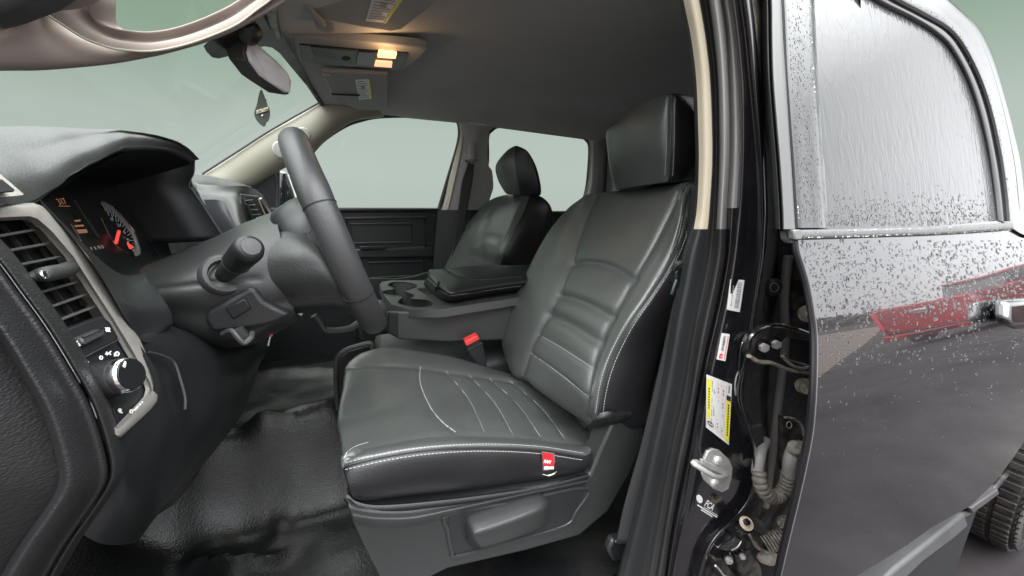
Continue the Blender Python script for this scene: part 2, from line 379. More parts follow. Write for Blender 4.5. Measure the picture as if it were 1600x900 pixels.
stitch(mb, smooth_line(T, s1, .0003)); stitch(mb, smooth_line(T, s2, .0003))
for ln, r in [([(657, 573), (656, 592), (661, 612), (675, 640), (692, 660), (712, 675)], .0009)]+[([a, ((a[0]+b[0])/2+6, (a[1]+b[1])/2-3), b], .0005) for a, b in [((697, 580), (757, 675)), ((733, 586), (802, 680)), ((765, 591), (845, 683)), ((797, 595), (884, 687))]]:
    P = smooth_line(T, ln, -.0003); mb.tube(P, r, 5)
P = smooth_line(T, [(537, 717), (543, 706), (556, 697), (575, 691)], -.0002); mb.tube(P, .0007, 5)
mb.build('stitching', M['thread'], cush)
# lower lip of the cushion
lip = pys([(541, 776, .566), (556, 788, .556), (590, 794, .549), (660, 789, .545), (760, 777, .545), (850, 762, .545), (918, 744, .545)])
MB().tube(cr(lip, 6), .008, 10, sq=(.9, .7)).build('cushion_welt', M['leather_blk'], seat)
# tag on the seam
tg = [hit(T, *p, .002) for p in [(846, 706), (866, 708), (867, 735), (847, 735)]]
tm = MB(); tm.slab([PY(846, 705, .535), PY(866, 708, .535), PY(868, 734, .536), PY(848, 735, .536)], (0, -.0012, 0)); tago = tm.build('side_tag', M['greycloth'], seat)
a, b, c, d = [PY(*p, .5325) for p in [(847.5, 706.5), (864.5, 709.5), (866, 727), (848.5, 727)]]
MB().slab([a, b, c, d], (0, -.0008, 0)).build('red_patch', M['redcloth'], tago)
textm('lettering', 'RAM', .0095, PY(849, 723, .5312), b-a, a-d, M['white'], tago, sx=.85, bold=.0003)
textm('lettering', 'TEXT ROW', .0045, PY(849.5, 732.5, .5338), b-a, a-d, M['white'], tago, sx=.6) if False else MB().slab([PY(850, 729, .534), PY(865, 728.5, .534), PY(865, 732.5, .534), PY(850, 733, .534)], (0, -.001, 0)).build('small_print_line', M['white'], tago)
# torn fringe of pale foam
fr = MB(); fr.tube(cr(pys([(848, 741, .536), (857, 743, .534), (866, 740, .534), (871, 735, .535)]), 5), [.0004]*5+[.0014]*6+[.0004]*5, 6, sq=(1.3, .5)); fr.build('loose_foam', mat('pale foam', (.7, .66, .5), .9), seat)
# ---- backrest
rows = [
 [(936, 655, .55), (920, 664, .58), (816, 588, .80), (800, 580, .90)],
 [(943, 605, .55), (919, 622, .565), (827, 551, .80), (787, 550, .97)],
 [(957, 560, .55), (926, 575, .58), (840, 522, .80), (785, 520, 1.0)],
 [(985, 505, .545), (955, 495, .60), (872, 460, .80), (801, 470, 1.01)],
 [(1018, 458, .545), (989, 437, .60), (893, 411, .822), (831, 409, 1.0)],
 [(1048, 410, .55), (1018, 388, .60), (903, 375, .845), (860, 360, .97)],
 [(1067, 350, .56), (1045, 335, .60), (918, 335, .87), (887, 327, .945)],
 [(1076, 300, .585), (1062, 296, .60), (929, 309, .89), (905, 313, .92)]]
G = []
for i, r in enumerate(rows):
    p = [PY(*q) for q in r]; s, v, w_, rr = p
    mid = v.lerp(w_, .5)
    bk = .14
    row = [s+Vector((bk+.04, .07, 0)), s+Vector((bk, .0, 0)), s+Vector((.06, -.012, 0)), s, s.lerp(v, .5)+Vector((-.004, 0, 0)), v, v.lerp(w_, .25)+Vector((-.003, 0, 0)), mid+Vector((-.004, 0, 0)), v.lerp(w_, .75)+Vector((-.003, 0, 0)), w_, w_.lerp(rr, .5)+Vector((-.012, 0, 0)), rr, rr+Vector((.04, .015, 0)), rr+Vector((.14, -.01, 0))]
    G.append(row)
def lift(row, dx, dz, sh=0): return [v+Vector((dx if 2 < k < 12 else dx*.3, 0, dz)) for k, v in enumerate(row)]
G.append(lift(G[-1], .03, .016)); G.append(lift(G[-2], .09, .012))
G = [[v+Vector((.05, 0, -.04)) for v in G[0]]]+G
back = patch('backrest', G, M['leather'], seat, nu=14, nv=12)
back.data.materials.append(M['leather_blk'])
for p in back.data.polygons:
    if p.vertices[0] % ncol < 3*12: p.material_index = 1
T = bvh(back)
bs = {'V': [(1060, 300), (1045, 335), (1018, 388), (989, 437), (972, 467), (955, 495), (937, 535), (926, 575), (919, 622), (920, 655)],
      'W': [(930, 309), (918, 335), (903, 375), (893, 411), (872, 460), (856, 491), (840, 522), (827, 551), (817, 585)],
      'E': [(1075, 305), (1067, 350), (1048, 410), (1018, 458), (985, 505), (957, 560), (943, 605), (936, 650)]}
hs = [[(895, 413), (915, 409), (940, 412), (965, 421), (989, 438)], [(872, 460), (910, 471), (955, 495)], [(856, 491), (895, 509), (937, 535)], [(840, 522), (880, 545), (926, 575)], [(828, 551), (872, 582), (919, 620)]]
sV, sW, sE = [smooth_line(T, bs[k]) for k in 'VWE']; sh = [smooth_line(T, h) for h in hs]
groove(back, [sV, sW], .006, .008); groove(back, sh[:3], .010, .009); groove(back, sh[3:], .003, .005); groove(back, [sE], .004, .004)
wob(back, .004, 9, 5)
T = bvh(back); TB = T
mb = MB()
for h in hs[3:]: mb.tube(smooth_line(T, h, -.0002), .0005, 5)
E_ = [(1072, 340), (1065, 372), (1048, 410), (1018, 458), (985, 505), (957, 560), (943, 605), (936, 650)]
stitch(mb, smooth_line(T, [(a-6, b-2) for a, b in E_], .0004)); stitch(mb, smooth_line(T, [(a+5, b+3) for a, b in E_], .0004))
mb.tube(smooth_line(T, [(1064, 300), (1045, 337), (1030, 365)], -.0002), .0005, 5)
mb.build('stitching', M['thread'], back)
mp_ = MB(); piping(mp_, T, E_, .0022, .0005); mp_.build('piping', M['pipe'], back)
# closing shell behind the backrest
bb = MB(); P0 = G[1]; 
bb.slab([(.60, .57, -.52), (.60, .95, -.52), (.86, .92, .0), (.86, .60, .0)], (.05, 0, -.02)); bb.build('back_shell', M['plastic'], seat, bevel=.02, seg=3)
# ---- headrest
H = [  # rows bottom to top: outer-back, outer-front corner seam, mid, inner-front, inner-back
 [(1088, 283, .60), (1045, 278, .612), (1000, 285, .70), (960, 291, .80), (975, 290, .86)],
 [(1092, 240, .60), (1047, 235, .605), (1000, 240, .70), (950, 245, .815), (965, 245, .89)],
 [(1097, 200, .605), (1049, 190, .608), (1000, 195, .70), (947, 206, .822), (962, 198, .89)],
 [(1090, 180, .62), (1050, 152, .618), (1005, 168, .70), (960, 198, .79), (975, 192, .86)]]
G = []
for i, r in enumerate(H):
    p = [PY(*q) for q in r]
    ob, of, m_, inf, inb = p
    if i < 3: of = of; 
    ob = Vector((of.x+.10, of.y+.005, of.z)); inb = Vector((inf.x+.09, inf.y+.02, inf.z))
    bu = (.6, 1, 1, .75)[i]; G.append([ob+Vector((.03, .06, 0)), ob, ob.lerp(of, .5)+Vector((0, -.014*bu, 0)), of, of.lerp(m_, .45)+Vector((-.020*bu, 0, 0)), m_+Vector((-.028*bu, 0, 0)), m_.lerp(inf, .55)+Vector((-.022*bu, 0, 0)), inf, inf.lerp(inb, .4)+Vector((0, .012, 0)), inb, inb+Vector((.03, -.06, 0))])
c_ = Vector((.74, .74, .2))
top0 = [v.lerp(Vector((c_.x, c_.y, v.z)), .11)+Vector((0, 0, .009)) for v in G[-1]]
top1 = [v.lerp(Vector((c_.x, c_.y, v.z)), .28)+Vector((0, 0, .014)) for v in G[-1]]
top2 = [Vector((c_.x+(v.x-c_.x)*.2, c_.y+(v.y-c_.y)*.7, v.z+.017)) for v in G[-1]]
bot = [v.lerp(Vector((.72, .72, v.z)), .15)+Vector((0, 0, -.010)) for v in G[0]]
bot2 = [v.lerp(Vector((.72, .72, v.z)), .8)+Vector((0, 0, -.012)) for v in G[0]]
G = [bot2, bot]+G+[top0, top1, top2]
hr = patch('headrest', G, M['leather'], seat, nu=12, nv=10)
hr.data.materials.append(M['leather_blk'])
for p in hr.data.polygons:
    if p.vertices[0] % 101 < 30: p.material_index = 1
T = bvh(hr)
hl = [(1050, 152), (1049, 168), (1049, 190), (1048, 235), (1046, 274)]
sH = smooth_line(T, hl); groove(hr, [sH], .004, .005); wob(hr, .003, 12, 3); T = bvh(hr)
mb = MB(); stitch(mb, smooth_line(T, [(a-7, b+1) for a, b in hl], .0004), .0055); stitch(mb, smooth_line(T, [(a+5, b+1) for a, b in hl], .0004), .0055); mb.build('stitching', M['thread'], hr)
mp_ = MB(); piping(mp_, T, hl, .0018, .0003); mp_.build('piping', M['pipe'], hr)
mbp = MB()
for yy in (.67, .78): MB().tube([(.74, yy, -.04), (.74, yy, .04)], .006, 10).build('headrest_post', M['chrome'], hr)
# ---- base shield
base = [(543, 790), (560, 797), (600, 800), (640, 799), (700, 789), (800, 770), (900, 749), (923, 742), (940, 700), (958, 660), (985, 656), (1008, 660), (1006, 690), (985, 740), (950, 800), (905, 838), (820, 862), (700, 890), (640, 920), (592, 905), (570, 860), (552, 820)]
bo = MB(); bo.slab([PY(x, y, .540) for x, y in base], (0, .05, 0)); shield = bo.build('base_shield', M['shield'], seat, bevel=.006, seg=3)
# textured front pad and raised frame
rimP = [(702, 803), (800, 786), (917, 762), (900, 800), (882, 822), (800, 846), (716, 869), (706, 860), (700, 830)]
mb = MB(); mb.tube(cr([PY(x, y, .538) for x, y in rimP], 4, True), .0035, 8, True, sq=(1, .8)); mb.build('recess_rim', M['shield'], shield)
MB().slab([PY(x, y, .5385) for x, y in rimP], (0, .004, 0)).build('recess_panel', M['plastic'], shield)
up = [(545, 798), (600, 806), (660, 802), (700, 794), (690, 812), (640, 822), (590, 826), (560, 822)]
patch('front_pad', [[PY(x, y, .541), PY(x2, y2, .530), PY(x3, y3, .5395)] for (x, y), (x2, y2), (x3, y3) in [((546, 795), (552, 806), (560, 820)), ((590, 802), (592, 812), (594, 826)), ((645, 801), (643, 811), (640, 823)), ((700, 792), (695, 800), (690, 812)), ((800, 773), (798, 777), (796, 783)), ((918, 748), (917, 752), (915, 757))]], M['shield'], shield, 6, 6)
lev = [[(729, 838, .535), (733, 830, .522), (745, 822, .516), (790, 806, .514), (845, 786, .516), (858, 783, .53)],
       [(731, 848, .535), (738, 842, .514), (750, 836, .506), (792, 822, .503), (845, 802, .507), (859, 800, .53)],
       [(742, 858, .54), (748, 858, .524), (760, 856, .516), (795, 845, .513), (842, 828, .518), (858, 815, .535)]]
G = [[PY(*q) for q in r] for r in lev]
G = [[v+Vector((0, .03, .004)) for v in G[0]]]+G+[[v+Vector((0, .03, -.004)) for v in G[-1]]]
patch('recline_lever', G, M['shield'], seat, 6, 6)
# black front frame piece with console bracket beyond handled by the rest; buckle side frame
MB().box((.22, .9, -.56), (.42, .06, .12)).build('seat_frame', M['plastic'], seat, bevel=.01)
MB().box((.24, .75, -.62), (.40, .36, .08)).build('seat_riser', M['blk'], seat, bevel=.01)
# gathered cover end at the hinge
P = [[PY(938, 645, .54), PY(960, 642, .535), PY(990, 642, .54), PY(1012, 640, .55)], [PY(930, 655, .535), PY(955, 652, .53), PY(985, 650, .535), PY(1010, 648, .55)], [PY(920, 665, .54), PY(945, 662, .535), PY(985, 657, .54), PY(1008, 656, .55)], [PY(918, 690, .55), PY(930, 670, .55), PY(985, 662, .55), PY(1006, 660, .56)]]
g_ = patch('cover_hem', P, M['leather_blk'], seat, 8, 10); wob(g_, .004, 40)
# ================================================================ PASSENGER SEAT
ps = empty('passenger_seat', (.5, 1.72, -.78), 'grey leather front passenger seat with black side panel, behind the centre console', 'car seat', 'front seats of the cab')
# section model derived from driver seat: front face visible left of seam, black side to the right
rowsP = [ # left silhouette(front inner... ), mid seam W, corner seam, side back
 [(690, 430, 1.98), (722, 420, 1.80), (757, 425, 1.62), (780, 420, 1.55), (830, 440, 1.50)],
 [(700, 405, 1.98), (733, 388, 1.80), (768, 393, 1.60), (787, 395, 1.53), (845, 410, 1.50)],
 [(722, 360, 1.96), (750, 350, 1.80), (785, 355, 1.61), (803, 360, 1.53), (856, 375, 1.50)],
 [(745, 332, 1.93), (768, 322, 1.80), (800, 328, 1.61), (818, 332, 1.54), (864, 345, 1.50)],
 [(763, 315, 1.90), (785, 307, 1.78), (810, 308, 1.63), (826, 309, 1.56), (860, 322, 1.50)],
 [(778, 308, 1.88), (795, 303, 1.76), (815, 302, 1.64), (829, 303, 1.58), (847, 308, 1.54)]]
G = []
for r in rowsP:
    p = [PY(*q) for q in r]
    G.append([p[0]+Vector((.1, .02, 0)), p[0], p[1], p[2], p[3], p[3].lerp(p[4], .5)+Vector((0, -.01, 0)), p[4], p[4]+Vector((.03, .08, 0))])
G.append([v.lerp(Vector((.87, 1.7, v.z)), .35)+Vector((0, 0, .004)) for v in G[-1]])
pb = patch('backrest', G, M['leather'], ps, 8, 8); pb.data.materials.append(M['leather_blk'])
for p in pb.data.polygons:
    if p.vertices[0] % 57 >= 32: p.material_index = 1
T = bvh(pb)
l1 = smooth_line(T, [(822, 307), (812, 328), (800, 355), (787, 385), (775, 412)]); l2 = smooth_line(T, [(750, 372), (765, 369), (778, 374)]); l3 = smooth_line(T, [(752, 410), (750, 385), (755, 360), (765, 330), (780, 312)])
l4 = smooth_line(T, [(738, 398), (752, 402), (770, 410)])
groove(pb, [l1, l2, l3, l4], .006, .009)
T = bvh(pb); mb = MB(); mb.tube(smooth_line(T, [(824, 308), (814, 330), (803, 355), (790, 385), (778, 412)], .0005), .0016, 6); mb.build('piping', M['pipe'], pb)
HP = [[(788, 299, 1.68), (812, 301, 1.60), (844, 303, 1.54)], [(778, 280, 1.72), (808, 278, 1.60), (843, 285, 1.53)], [(775, 258, 1.72), (804, 250, 1.61), (836, 258, 1.54)], [(790, 238, 1.69), (805, 230, 1.62), (824, 236, 1.56)]]
G = []
for r in HP:
    p = [PY(*q) for q in r]; a, b, c = p
    G.append([a+Vector((.10, .03, 0)), a+Vector((.03, .03, 0)), a, a.lerp(b, .5)+Vector((-.01, 0, 0)), b, b.lerp(c, .5)+Vector((0, -.012, 0)), c, c+Vector((.03, .05, 0))])
G.append([v.lerp(Vector((.83, 1.64, v.z)), .55)+Vector((0, 0, .008)) for v in G[-1]])
G = [[v.lerp(Vector((.83, 1.64, v.z)), .2)+Vector((0, 0, -.012)) for v in G[0]]]+G
ph = patch('headrest', G, M['leather'], ps, 8, 8); ph.data.materials.append(M['leather_blk'])
for p in ph.data.polygons:
    if p.vertices[0] % 57 >= 32: p.material_index = 1
cb = MB(); cb.slab([(.12, 1.52, -.40), (.62, 1.52, -.46), (.62, 1.98, -.46), (.12, 1.98, -.40)], (0, 0, -.16)); cb.build('cushion', M['leather'], ps, bevel=.05, seg=5)
MB().box((.4, 1.75, -.68), (.45, .4, .16)).build('seat_base', M['blk'], ps, bevel=.01)
# ================================================================ CENTRE CONSOLE
cs = empty('centre_console', (.4, 1.2, -.6), 'centre console with clover-shaped cup holders and padded armrest lid between the front seats', 'console')
zt = -.30
tray = [PZ(*p, zt) for p in [(593, 445), (597, 440), (612, 438), (666, 438)]]+[Vector((.78, 1.42, zt)), Vector((.78, .985, zt))]+[PZ(*p, zt) for p in [(690, 483), (640, 483), (612, 476), (600, 462)]]
def inset(poly, c, k): return [c+(p-c)*k for p in poly]
cups = [[PZ(*p, zt) for p in q] for q in [
 [(606, 446), (612, 442), (625, 441), (640, 442), (650, 445), (649, 449), (640, 452), (633, 454), (637, 457), (645, 460), (646, 463), (642, 466), (652, 468), (668, 469), (675, 473), (673, 477), (662, 480), (645, 480), (630, 478), (622, 474), (623, 470), (628, 466), (622, 463), (608, 462), (598, 459), (598, 456), (606, 454), (614, 453), (614, 450)]]]
# tray surface with the clover hole cut out via bmesh boolean-free fill
def fill_with_hole(name, outer, holes, m, parent):
    bm = bmesh.new(); es = []
    for loop in [outer]+holes:
        vs = [bm.verts.new(v) for v in loop]; es += [bm.edges.new((vs[i], vs[(i+1) % len(vs)])) for i in range(len(vs))]
    bmesh.ops.triangle_fill(bm, use_beauty=True, use_dissolve=False, edges=es)
    bmesh.ops.recalc_face_normals(bm, faces=bm.faces)
    me = bpy.data.meshes.new(name); bm.to_mesh(me); bm.free(); return link(name, me, m, parent, smooth=False)
cupd = cr(cups[0], 4, True)
hol = [PZ(*p, zt) for p in [(651, 452), (655, 450), (678, 450), (690, 460), (672, 460), (664, 459)]]
to = fill_with_hole('cup_tray', cr(tray[:4], 1)+tray[4:], [cupd, hol], M['plastic_g'], cs)
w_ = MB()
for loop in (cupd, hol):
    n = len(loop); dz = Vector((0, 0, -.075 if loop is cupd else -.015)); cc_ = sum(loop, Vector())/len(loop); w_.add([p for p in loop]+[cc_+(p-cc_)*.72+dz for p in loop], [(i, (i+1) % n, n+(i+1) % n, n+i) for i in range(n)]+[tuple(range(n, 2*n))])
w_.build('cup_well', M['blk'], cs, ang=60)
# ring edge highlights
MB().tube(cupd, .0022, 6, True).build('cup_rim', M['plain'], cs)
def shiftz(P, z): return [Vector((p.x, p.y, p.z+z)) for p in P]
sk = MB(); n = len(tray)
big = inset(tray, Vector((.5, 1.2, zt)), 1.01)
sk.add(tray+shiftz(big, -.022), [(i, (i+1) % n, n+(i+1) % n, n+i) for i in range(n)]); sk.build('tray_skirt', M['plastic_g'], cs, ang=50)
bodyp = [PY(605, 487, 1.0), PY(604, 520, 1.01), PY(625, 531, 1.0), PY(700, 535, .985), Vector((.62, .97, -.45)), Vector((.75, .97, -.30)), PY(720, 473, .985), PY(700, 481, .98), PY(660, 487, .985)]
MB().slab([p+Vector((0, .44, 0)) for p in bodyp], (0, .01, 0)).build('far_side', M['plastic'], cs)
MB().slab(bodyp, (0, .012, 0)).build('console_body', M['plastic_g'], cs, bevel=.012, seg=3)
MB().box((.40, 1.2, -.58), (.56, .40, .16)).build('console_base', M['plastic_g'], cs, bevel=.02)
MB().slab([PY(608, 488, .985), PY(622, 490, .982), PY(622, 528, .985), PY(606, 518, .99)], (0, .01, 0)).build('front_cap', M['plain'], cs, bevel=.002)
# armrest lid, padded: rows bottom->top, along contour
lidT = [(664, 430), (672, 422), (690, 416), (730, 412), (790, 411), (860, 412)]
def lidrow(z, near, farx):
    return [PZ(x, y, z) for x, y in near]+[Vector((.80, near_y, z)) for near_y in ()]
zl = -.245
base_ = [(663, 441), (664, 447), (682, 462), (700, 470), (726, 468), (775, 459), (830, 452)]
topn = [(667, 431), (671, 436), (690, 449), (704, 455), (730, 451), (775, 444), (830, 437)]
topf = [(675, 425), (682, 423), (705, 419), (735, 416), (770, 415), (800, 415), (850, 415)]
A = [PZ(x, y, zt+.008) for x, y in base_]; B = [PZ(x, y, zl-.006) for x, y in topn]; C = [PZ(x, y, zl+.004) for x, y in topf]
G = [[a+Vector((.02, .02, -.01)) for a in A], A, [a.lerp(b, .5)+Vector((-.006, -.012, 0)) for a, b in zip(A, B)], B, [b.lerp(c, .33)+Vector((0, 0, .012)) for b, c in zip(B, C)], [b.lerp(c, .7)+Vector((0, 0, .012)) for b, c in zip(B, C)], C, [c+Vector((0, .03, -.03)) for c in C]]
lid = patch('armrest_lid', G, M['leather_blk'], cs, 10, 10)
T = bvh(lid)
lp = [(664, 437), (669, 442), (690, 456), (706, 462), (730, 459), (775, 452), (815, 447)]
g1 = smooth_line(T, lp); g2 = smooth_line(T, [(697, 420), (715, 430), (735, 436), (760, 437), (815, 432)])
groove(lid, [g1, g2], .004, .004); T = bvh(lid)
mb = MB(); stitch(mb, smooth_line(T, [(a, b-2.5) for a, b in [(700, 464), (730, 461), (775, 454), (815, 449)]], .0003), .008, .005, .0009); mb.build('stitching', M['thread'], lid)
mb = MB(); mb.tube(smooth_line(T, lp, .0004), .0018, 6); mb.tube(smooth_line(T, [(697, 420), (715, 430), (735, 436), (760, 437), (815, 432)], .0002), .0014, 6); mb.build('piping', M['pipe'], lid)
mb = MB(); mb.slab([PZ(670, 432, zl-.002), PZ(676, 429, zl+.002), PZ(686, 440, zl+.0), PZ(683, 446, zl-.004)], (0, 0, .004)); mb.slab([PZ(669, 434, zl-.003), PZ(684, 447, zl-.004), PZ(681, 455, zl-.03), PZ(666, 441, zl-.03)], (-.006, -.004, 0)); mb.build('latch', M['plastic_g'], cs, bevel=.002)
# belt buckle
bk = empty('seat_belt_buckle', PY(750, 575, .93), 'black seat belt buckle with red release button, beside the driver seat cushion', 'buckle')
MB().slab([PY(728, 539, .93), PY(749, 529, .93), PY(755, 538, .93), PY(760, 560, .93), PY(762, 582, .93), PY(742, 566, .93), PY(734, 555, .93)], (.004, .03, 0)).build('housing', M['plastic'], bk, bevel=.004)
MB().slab([PY(726, 534, .925), PY(746, 524, .925), PY(750, 530, .925), PY(729, 541, .925)], (.004, .028, 0)).build('release_button', M['red'], bk, bevel=.002)
MB().tube([PY(730, 547, .926), PY(754, 536, .926)], .0012, 6).build('slot_line', M['plastic_g'], bk)
# ================================================================ STEERING WHEEL
Cw = Vector((.02, .79, -.082)); nW = Vector((.955, -.02, .285)).normalized()
e1 = Vector((0, 1, 0)); e1 = (e1-nW*e1.dot(nW)).normalized(); e2 = nW.cross(e1)*-1
if e2.z < 0: e2 = -e2
swh = empty('steering_wheel', Cw, 'black leather steering wheel seen edge on in front of the driver seat', 'steering wheel')
RW = .176
def wp(a, r=RW, h=0): return Cw+e1*math.cos(a)*r+e2*math.sin(a)*r+nW*h
mb = MB(); K = 96
P = [wp(2*math.pi*k/K) for k in range(K)]
rr = []
for k in range(K):
    a = 2*math.pi*k/K; bump = sum(math.exp(-((a-c+math.pi) % (2*math.pi)-math.pi)**2/.02) for c in (math.radians(150), math.radians(30)))
    rr.append(.0188+.001*bump)
mb.tube(P, rr, 20, True, sq=(1.18, 1.0), up=nW)
rimo = mb.build('rim', M['rim'], swh)
for a in (math.radians(158), math.radians(205), math.radians(22), math.radians(-25)):
    c_ = wp(a); t_ = (wp(a+.01)-wp(a-.01)).normalized(); MB().tube([c_-t_*.0008, c_+t_*.0008], .0199, 20, sq=(1.18, 1.0), up=nW).build('seam_ring', M['blk'], rimo)
# hub with airbag cover towards the driver and shell towards the dash
mb = MB()
prof = [(-.075, .055), (-.06, .075), (-.03, .085), (0, .088), (.02, .075), (.03, .05), (.033, .0)]
mb.lathe(Cw-nW*.02, nW, prof, 40, up=e2); mb.build('airbag_hub', M['plain'], swh, ang=60)
patch('hub_shell', [[PY(*q) for q in r] for r in [[(400, 340, .90), (402, 352, .82), (404, 385, .70), (420, 430, .665), (438, 465, .67), (456, 488, .70), (465, 490, .9)], [(440, 328, .90), (445, 340, .82), (460, 375, .68), (475, 420, .645), (490, 460, .65), (505, 487, .69), (510, 490, .9)], [(478, 325, .90), (490, 345, .82), (505, 380, .68), (520, 420, .64), (538, 460, .64), (556, 488, .68), (560, 492, .9)], [(480, 330, .90), (500, 355, .82), (515, 390, .72), (530, 425, .68), (545, 455, .68), (560, 485, .72), (565, 492, .9)]]], M['column'], swh, 8, 8)
def spoke(a0, a1, m):
    G = []
    for r, h in ((.07, -.035), (.10, -.026), (.13, -.012), (.165, -.002)):
        aw = (a1-a0)*(1 if r > .08 else 1.3)
        am = (a0+a1)/2
        G.append([wp(am-aw/2, r, h-.010), wp(am-aw/2, r, h+.006), wp(am, r, h+.012), wp(am+aw/2, r, h+.006), wp(am+aw/2, r, h-.010), wp(am, r, h-.016), wp(am-aw/2, r, h-.010)])
    return G
for am in (172, 8, 245, 295):
    patch('spoke', spoke(math.radians(am-9), math.radians(am+9), None), M['plastic_g'], swh, 5, 4)
# ================================================================ STEERING COLUMN (shroud, stalks)
sc = empty('steering_column', (-.1, .79, -.15), 'dark plastic steering column shroud behind the steering wheel', 'steering column')
# shroud loft: stations along X with super-elliptic sections; near side faces the door
def sec(top, near, bot, x0):
    """top (crest pixel,Y), near flank pixel list, bottom pixel"""
    return None
rowsC = [ # stations dash->wheel ; columns: far top, crest, upper flank, seam, lower flank, bottom near, bottom far
 [(262, 402, .93), (225, 416, .80), (218, 430, .70), (222, 455, .66), (235, 480, .66), (262, 520, .70), (285, 520, .92)],
 [(300, 385, .93), (285, 396, .80), (280, 418, .69), (283, 447, .655), (300, 485, .655), (330, 540, .69), (345, 540, .92)],
 [(345, 366, .93), (340, 373, .80), (338, 400, .69), (345, 441, .655), (365, 490, .66), (392, 535, .69), (400, 535, .92)],
 [(385, 347, .93), (380, 352, .80), (385, 385, .69), (398, 436, .66), (418, 475, .66), (440, 512, .69), (445, 512, .92)],
 [(437, 330, .93), (430, 334, .80), (438, 370, .70), (447, 425, .67), (455, 465, .67), (464, 497, .70), (470, 497, .92)]]
G = [[PY(*q) for q in r] for r in rowsC]
shr = patch('shroud', G, M['column'], sc, 10, 10); T = bvh(shr)
sl_ = smooth_line(T, [(225, 452), (283, 447), (345, 441), (385, 437), (405, 436)]); groove(shr, [sl_], .0035, .003)
T = bvh(shr)
# socket + stalk
sp0 = hit(T, 352, 428, 0); ax = (PY(392, 386, .56)-sp0).normalized()
mb = MB(); mb.lathe(sp0-ax*.012, ax, [(0, .030), (.008, .030), (.013, .026), (.013, .021), (.004, .018)], 30); mb.build('stalk_socket', M['plastic_g'], sc)
stk = MB(); Ls = (PY(394, 384, .56)-sp0).length
stk.lathe(sp0, ax, [(-.01, .011), (.01, .012), (Ls*.45, .0150), (Ls*.48, .0150), (Ls*.5, .0165), (Ls*.82, .0175), (Ls*.9, .0175), (Ls*.97, .0155), (Ls, .011), (Ls*.995, 0)], 32)
so_ = stk.build('turn_signal_stalk', M['stalk'], sc, ang=50)
MB().lathe(sp0+ax*(Ls*.48), ax, [(0, .0168), (.0012, .0172), (.0024, .0168)], 32).build('stalk_ring', M['plastic_g'], so_)
MB().lathe(sp0+ax*(Ls-.001), ax, [(0, .0115), (.0022, .0105), (.003, .0)], 32).build('end_cap', M['plastic_g'], so_)
# tilt housing below with grey lever
tp = [(318, 500), (326, 486), (385, 452), (398, 450), (412, 470), (430, 480), (455, 492), (430, 505), (400, 512), (360, 518), (330, 520)]
MB().slab([PY(x, y, .645) for x, y in tp], (0, .10, 0)).build('lower_cover', M['plastic'], sc, bevel=.006, seg=3)
MB().slab([PY(x, y, .642) for x, y in [(352, 483), (382, 466), (393, 482), (364, 500)]], (0, .005, 0)).build('fuse_flap', M['plain'], sc, bevel=.002)
mb = MB(); mb.tube(cr(pys([(348, 522, .64), (362, 517, .63), (372, 528, .625), (382, 536, .625), (392, 528, .63), (394, 520, .64)]), 4), .004, 8); mb.slab(pys([(362, 518, .635), (378, 512, .635), (390, 527, .635), (380, 537, .635), (372, 533, .635)]), (0, .01, 0)); mb.build('tilt_lever', M['plastic_g'], sc, bevel=.001)
# ignition-side piece seen through the spokes: small light pad
patch('spoke_pad', [[PY(436, 338, .86), PY(445, 331, .86), PY(478, 322, .84)], [PY(435, 345, .85), PY(447, 342, .85), PY(480, 337, .84)], [PY(443, 349, .85), PY(452, 351, .85), PY(483, 348, .84)], [PY(448, 352, .86), PY(455, 356, .86), PY(484, 352, .85)]], M['plastic_g'], swh, 5, 5, thick=.01)
# ================================================================ DASHBOARD
db = empty('dashboard', (-.4, 1.2, -.4), 'black dashboard with instrument hood, silver trimmed vents and light switch, left of the steering wheel', 'dashboard')
E_ = [(-60, 330, .38), (0, 315, .425), (60, 305, .49), (125, 262, .60), (185, 232, .70), (212, 227, .76), (250, 229, .86), (280, 236, .93), (305, 252, .98)]
T_ = [(-60, 205, .56), (0, 203, .62), (60, 201, .66), (110, 200, .70), (170, 202, .75), (205, 206, .80), (250, 215, .87), (284, 230, .93), (305, 250, .98)]
e_ = pys(E_); t_ = pys(T_)
G = [[v+Vector((-.012, .004, -.010)) for v in e_], [v+Vector((-.002, 0, -.004)) for v in e_], e_,
     [a.lerp(b, .18)+Vector((.004, 0, .007)) for a, b in zip(e_, t_)],
     [a.lerp(b, .5)+Vector((.0, -.004, .006)) for a, b in zip(e_, t_)], t_,
     [v+Vector((-.10, .01, -.012)) for v in t_], [v+Vector((-.35, .1, -.09)) for v in t_]]
pad = patch('top_pad', G, M['pad'], db, 10, 12); wob(pad, .0015, 30)
# hood lining (underside, from the lip forward to the cluster) and right cheek
ln_ = [v+Vector((-.004, .002, -.009)) for v in e_[1:]]
G = [ln_, [v+Vector((-.05, -.0, -.018)) for v in ln_], [v+Vector((-.13, 0, -.045)) for v in ln_]]
patch('hood_lining', G, M['plain'], db, 5, 8)
ck = [PY(305, 251, .985), PY(304, 270, .985), PY(297, 294, .985), PY(318, 325, .985), PY(350, 375, .985)]
ckd = [c+Vector((-.16, .0, .0)) for c in ck]
patch('hood_cheek', [ck, ckd], M['plain'], db, 3, 6, thick=.012)
# trims right of the cluster
MB().tube(cr([c+Vector((.002, 0, 0)) for c in ck[2:]], 6), .004, 8).build('cheek_trim', M['plastic_g'], db)
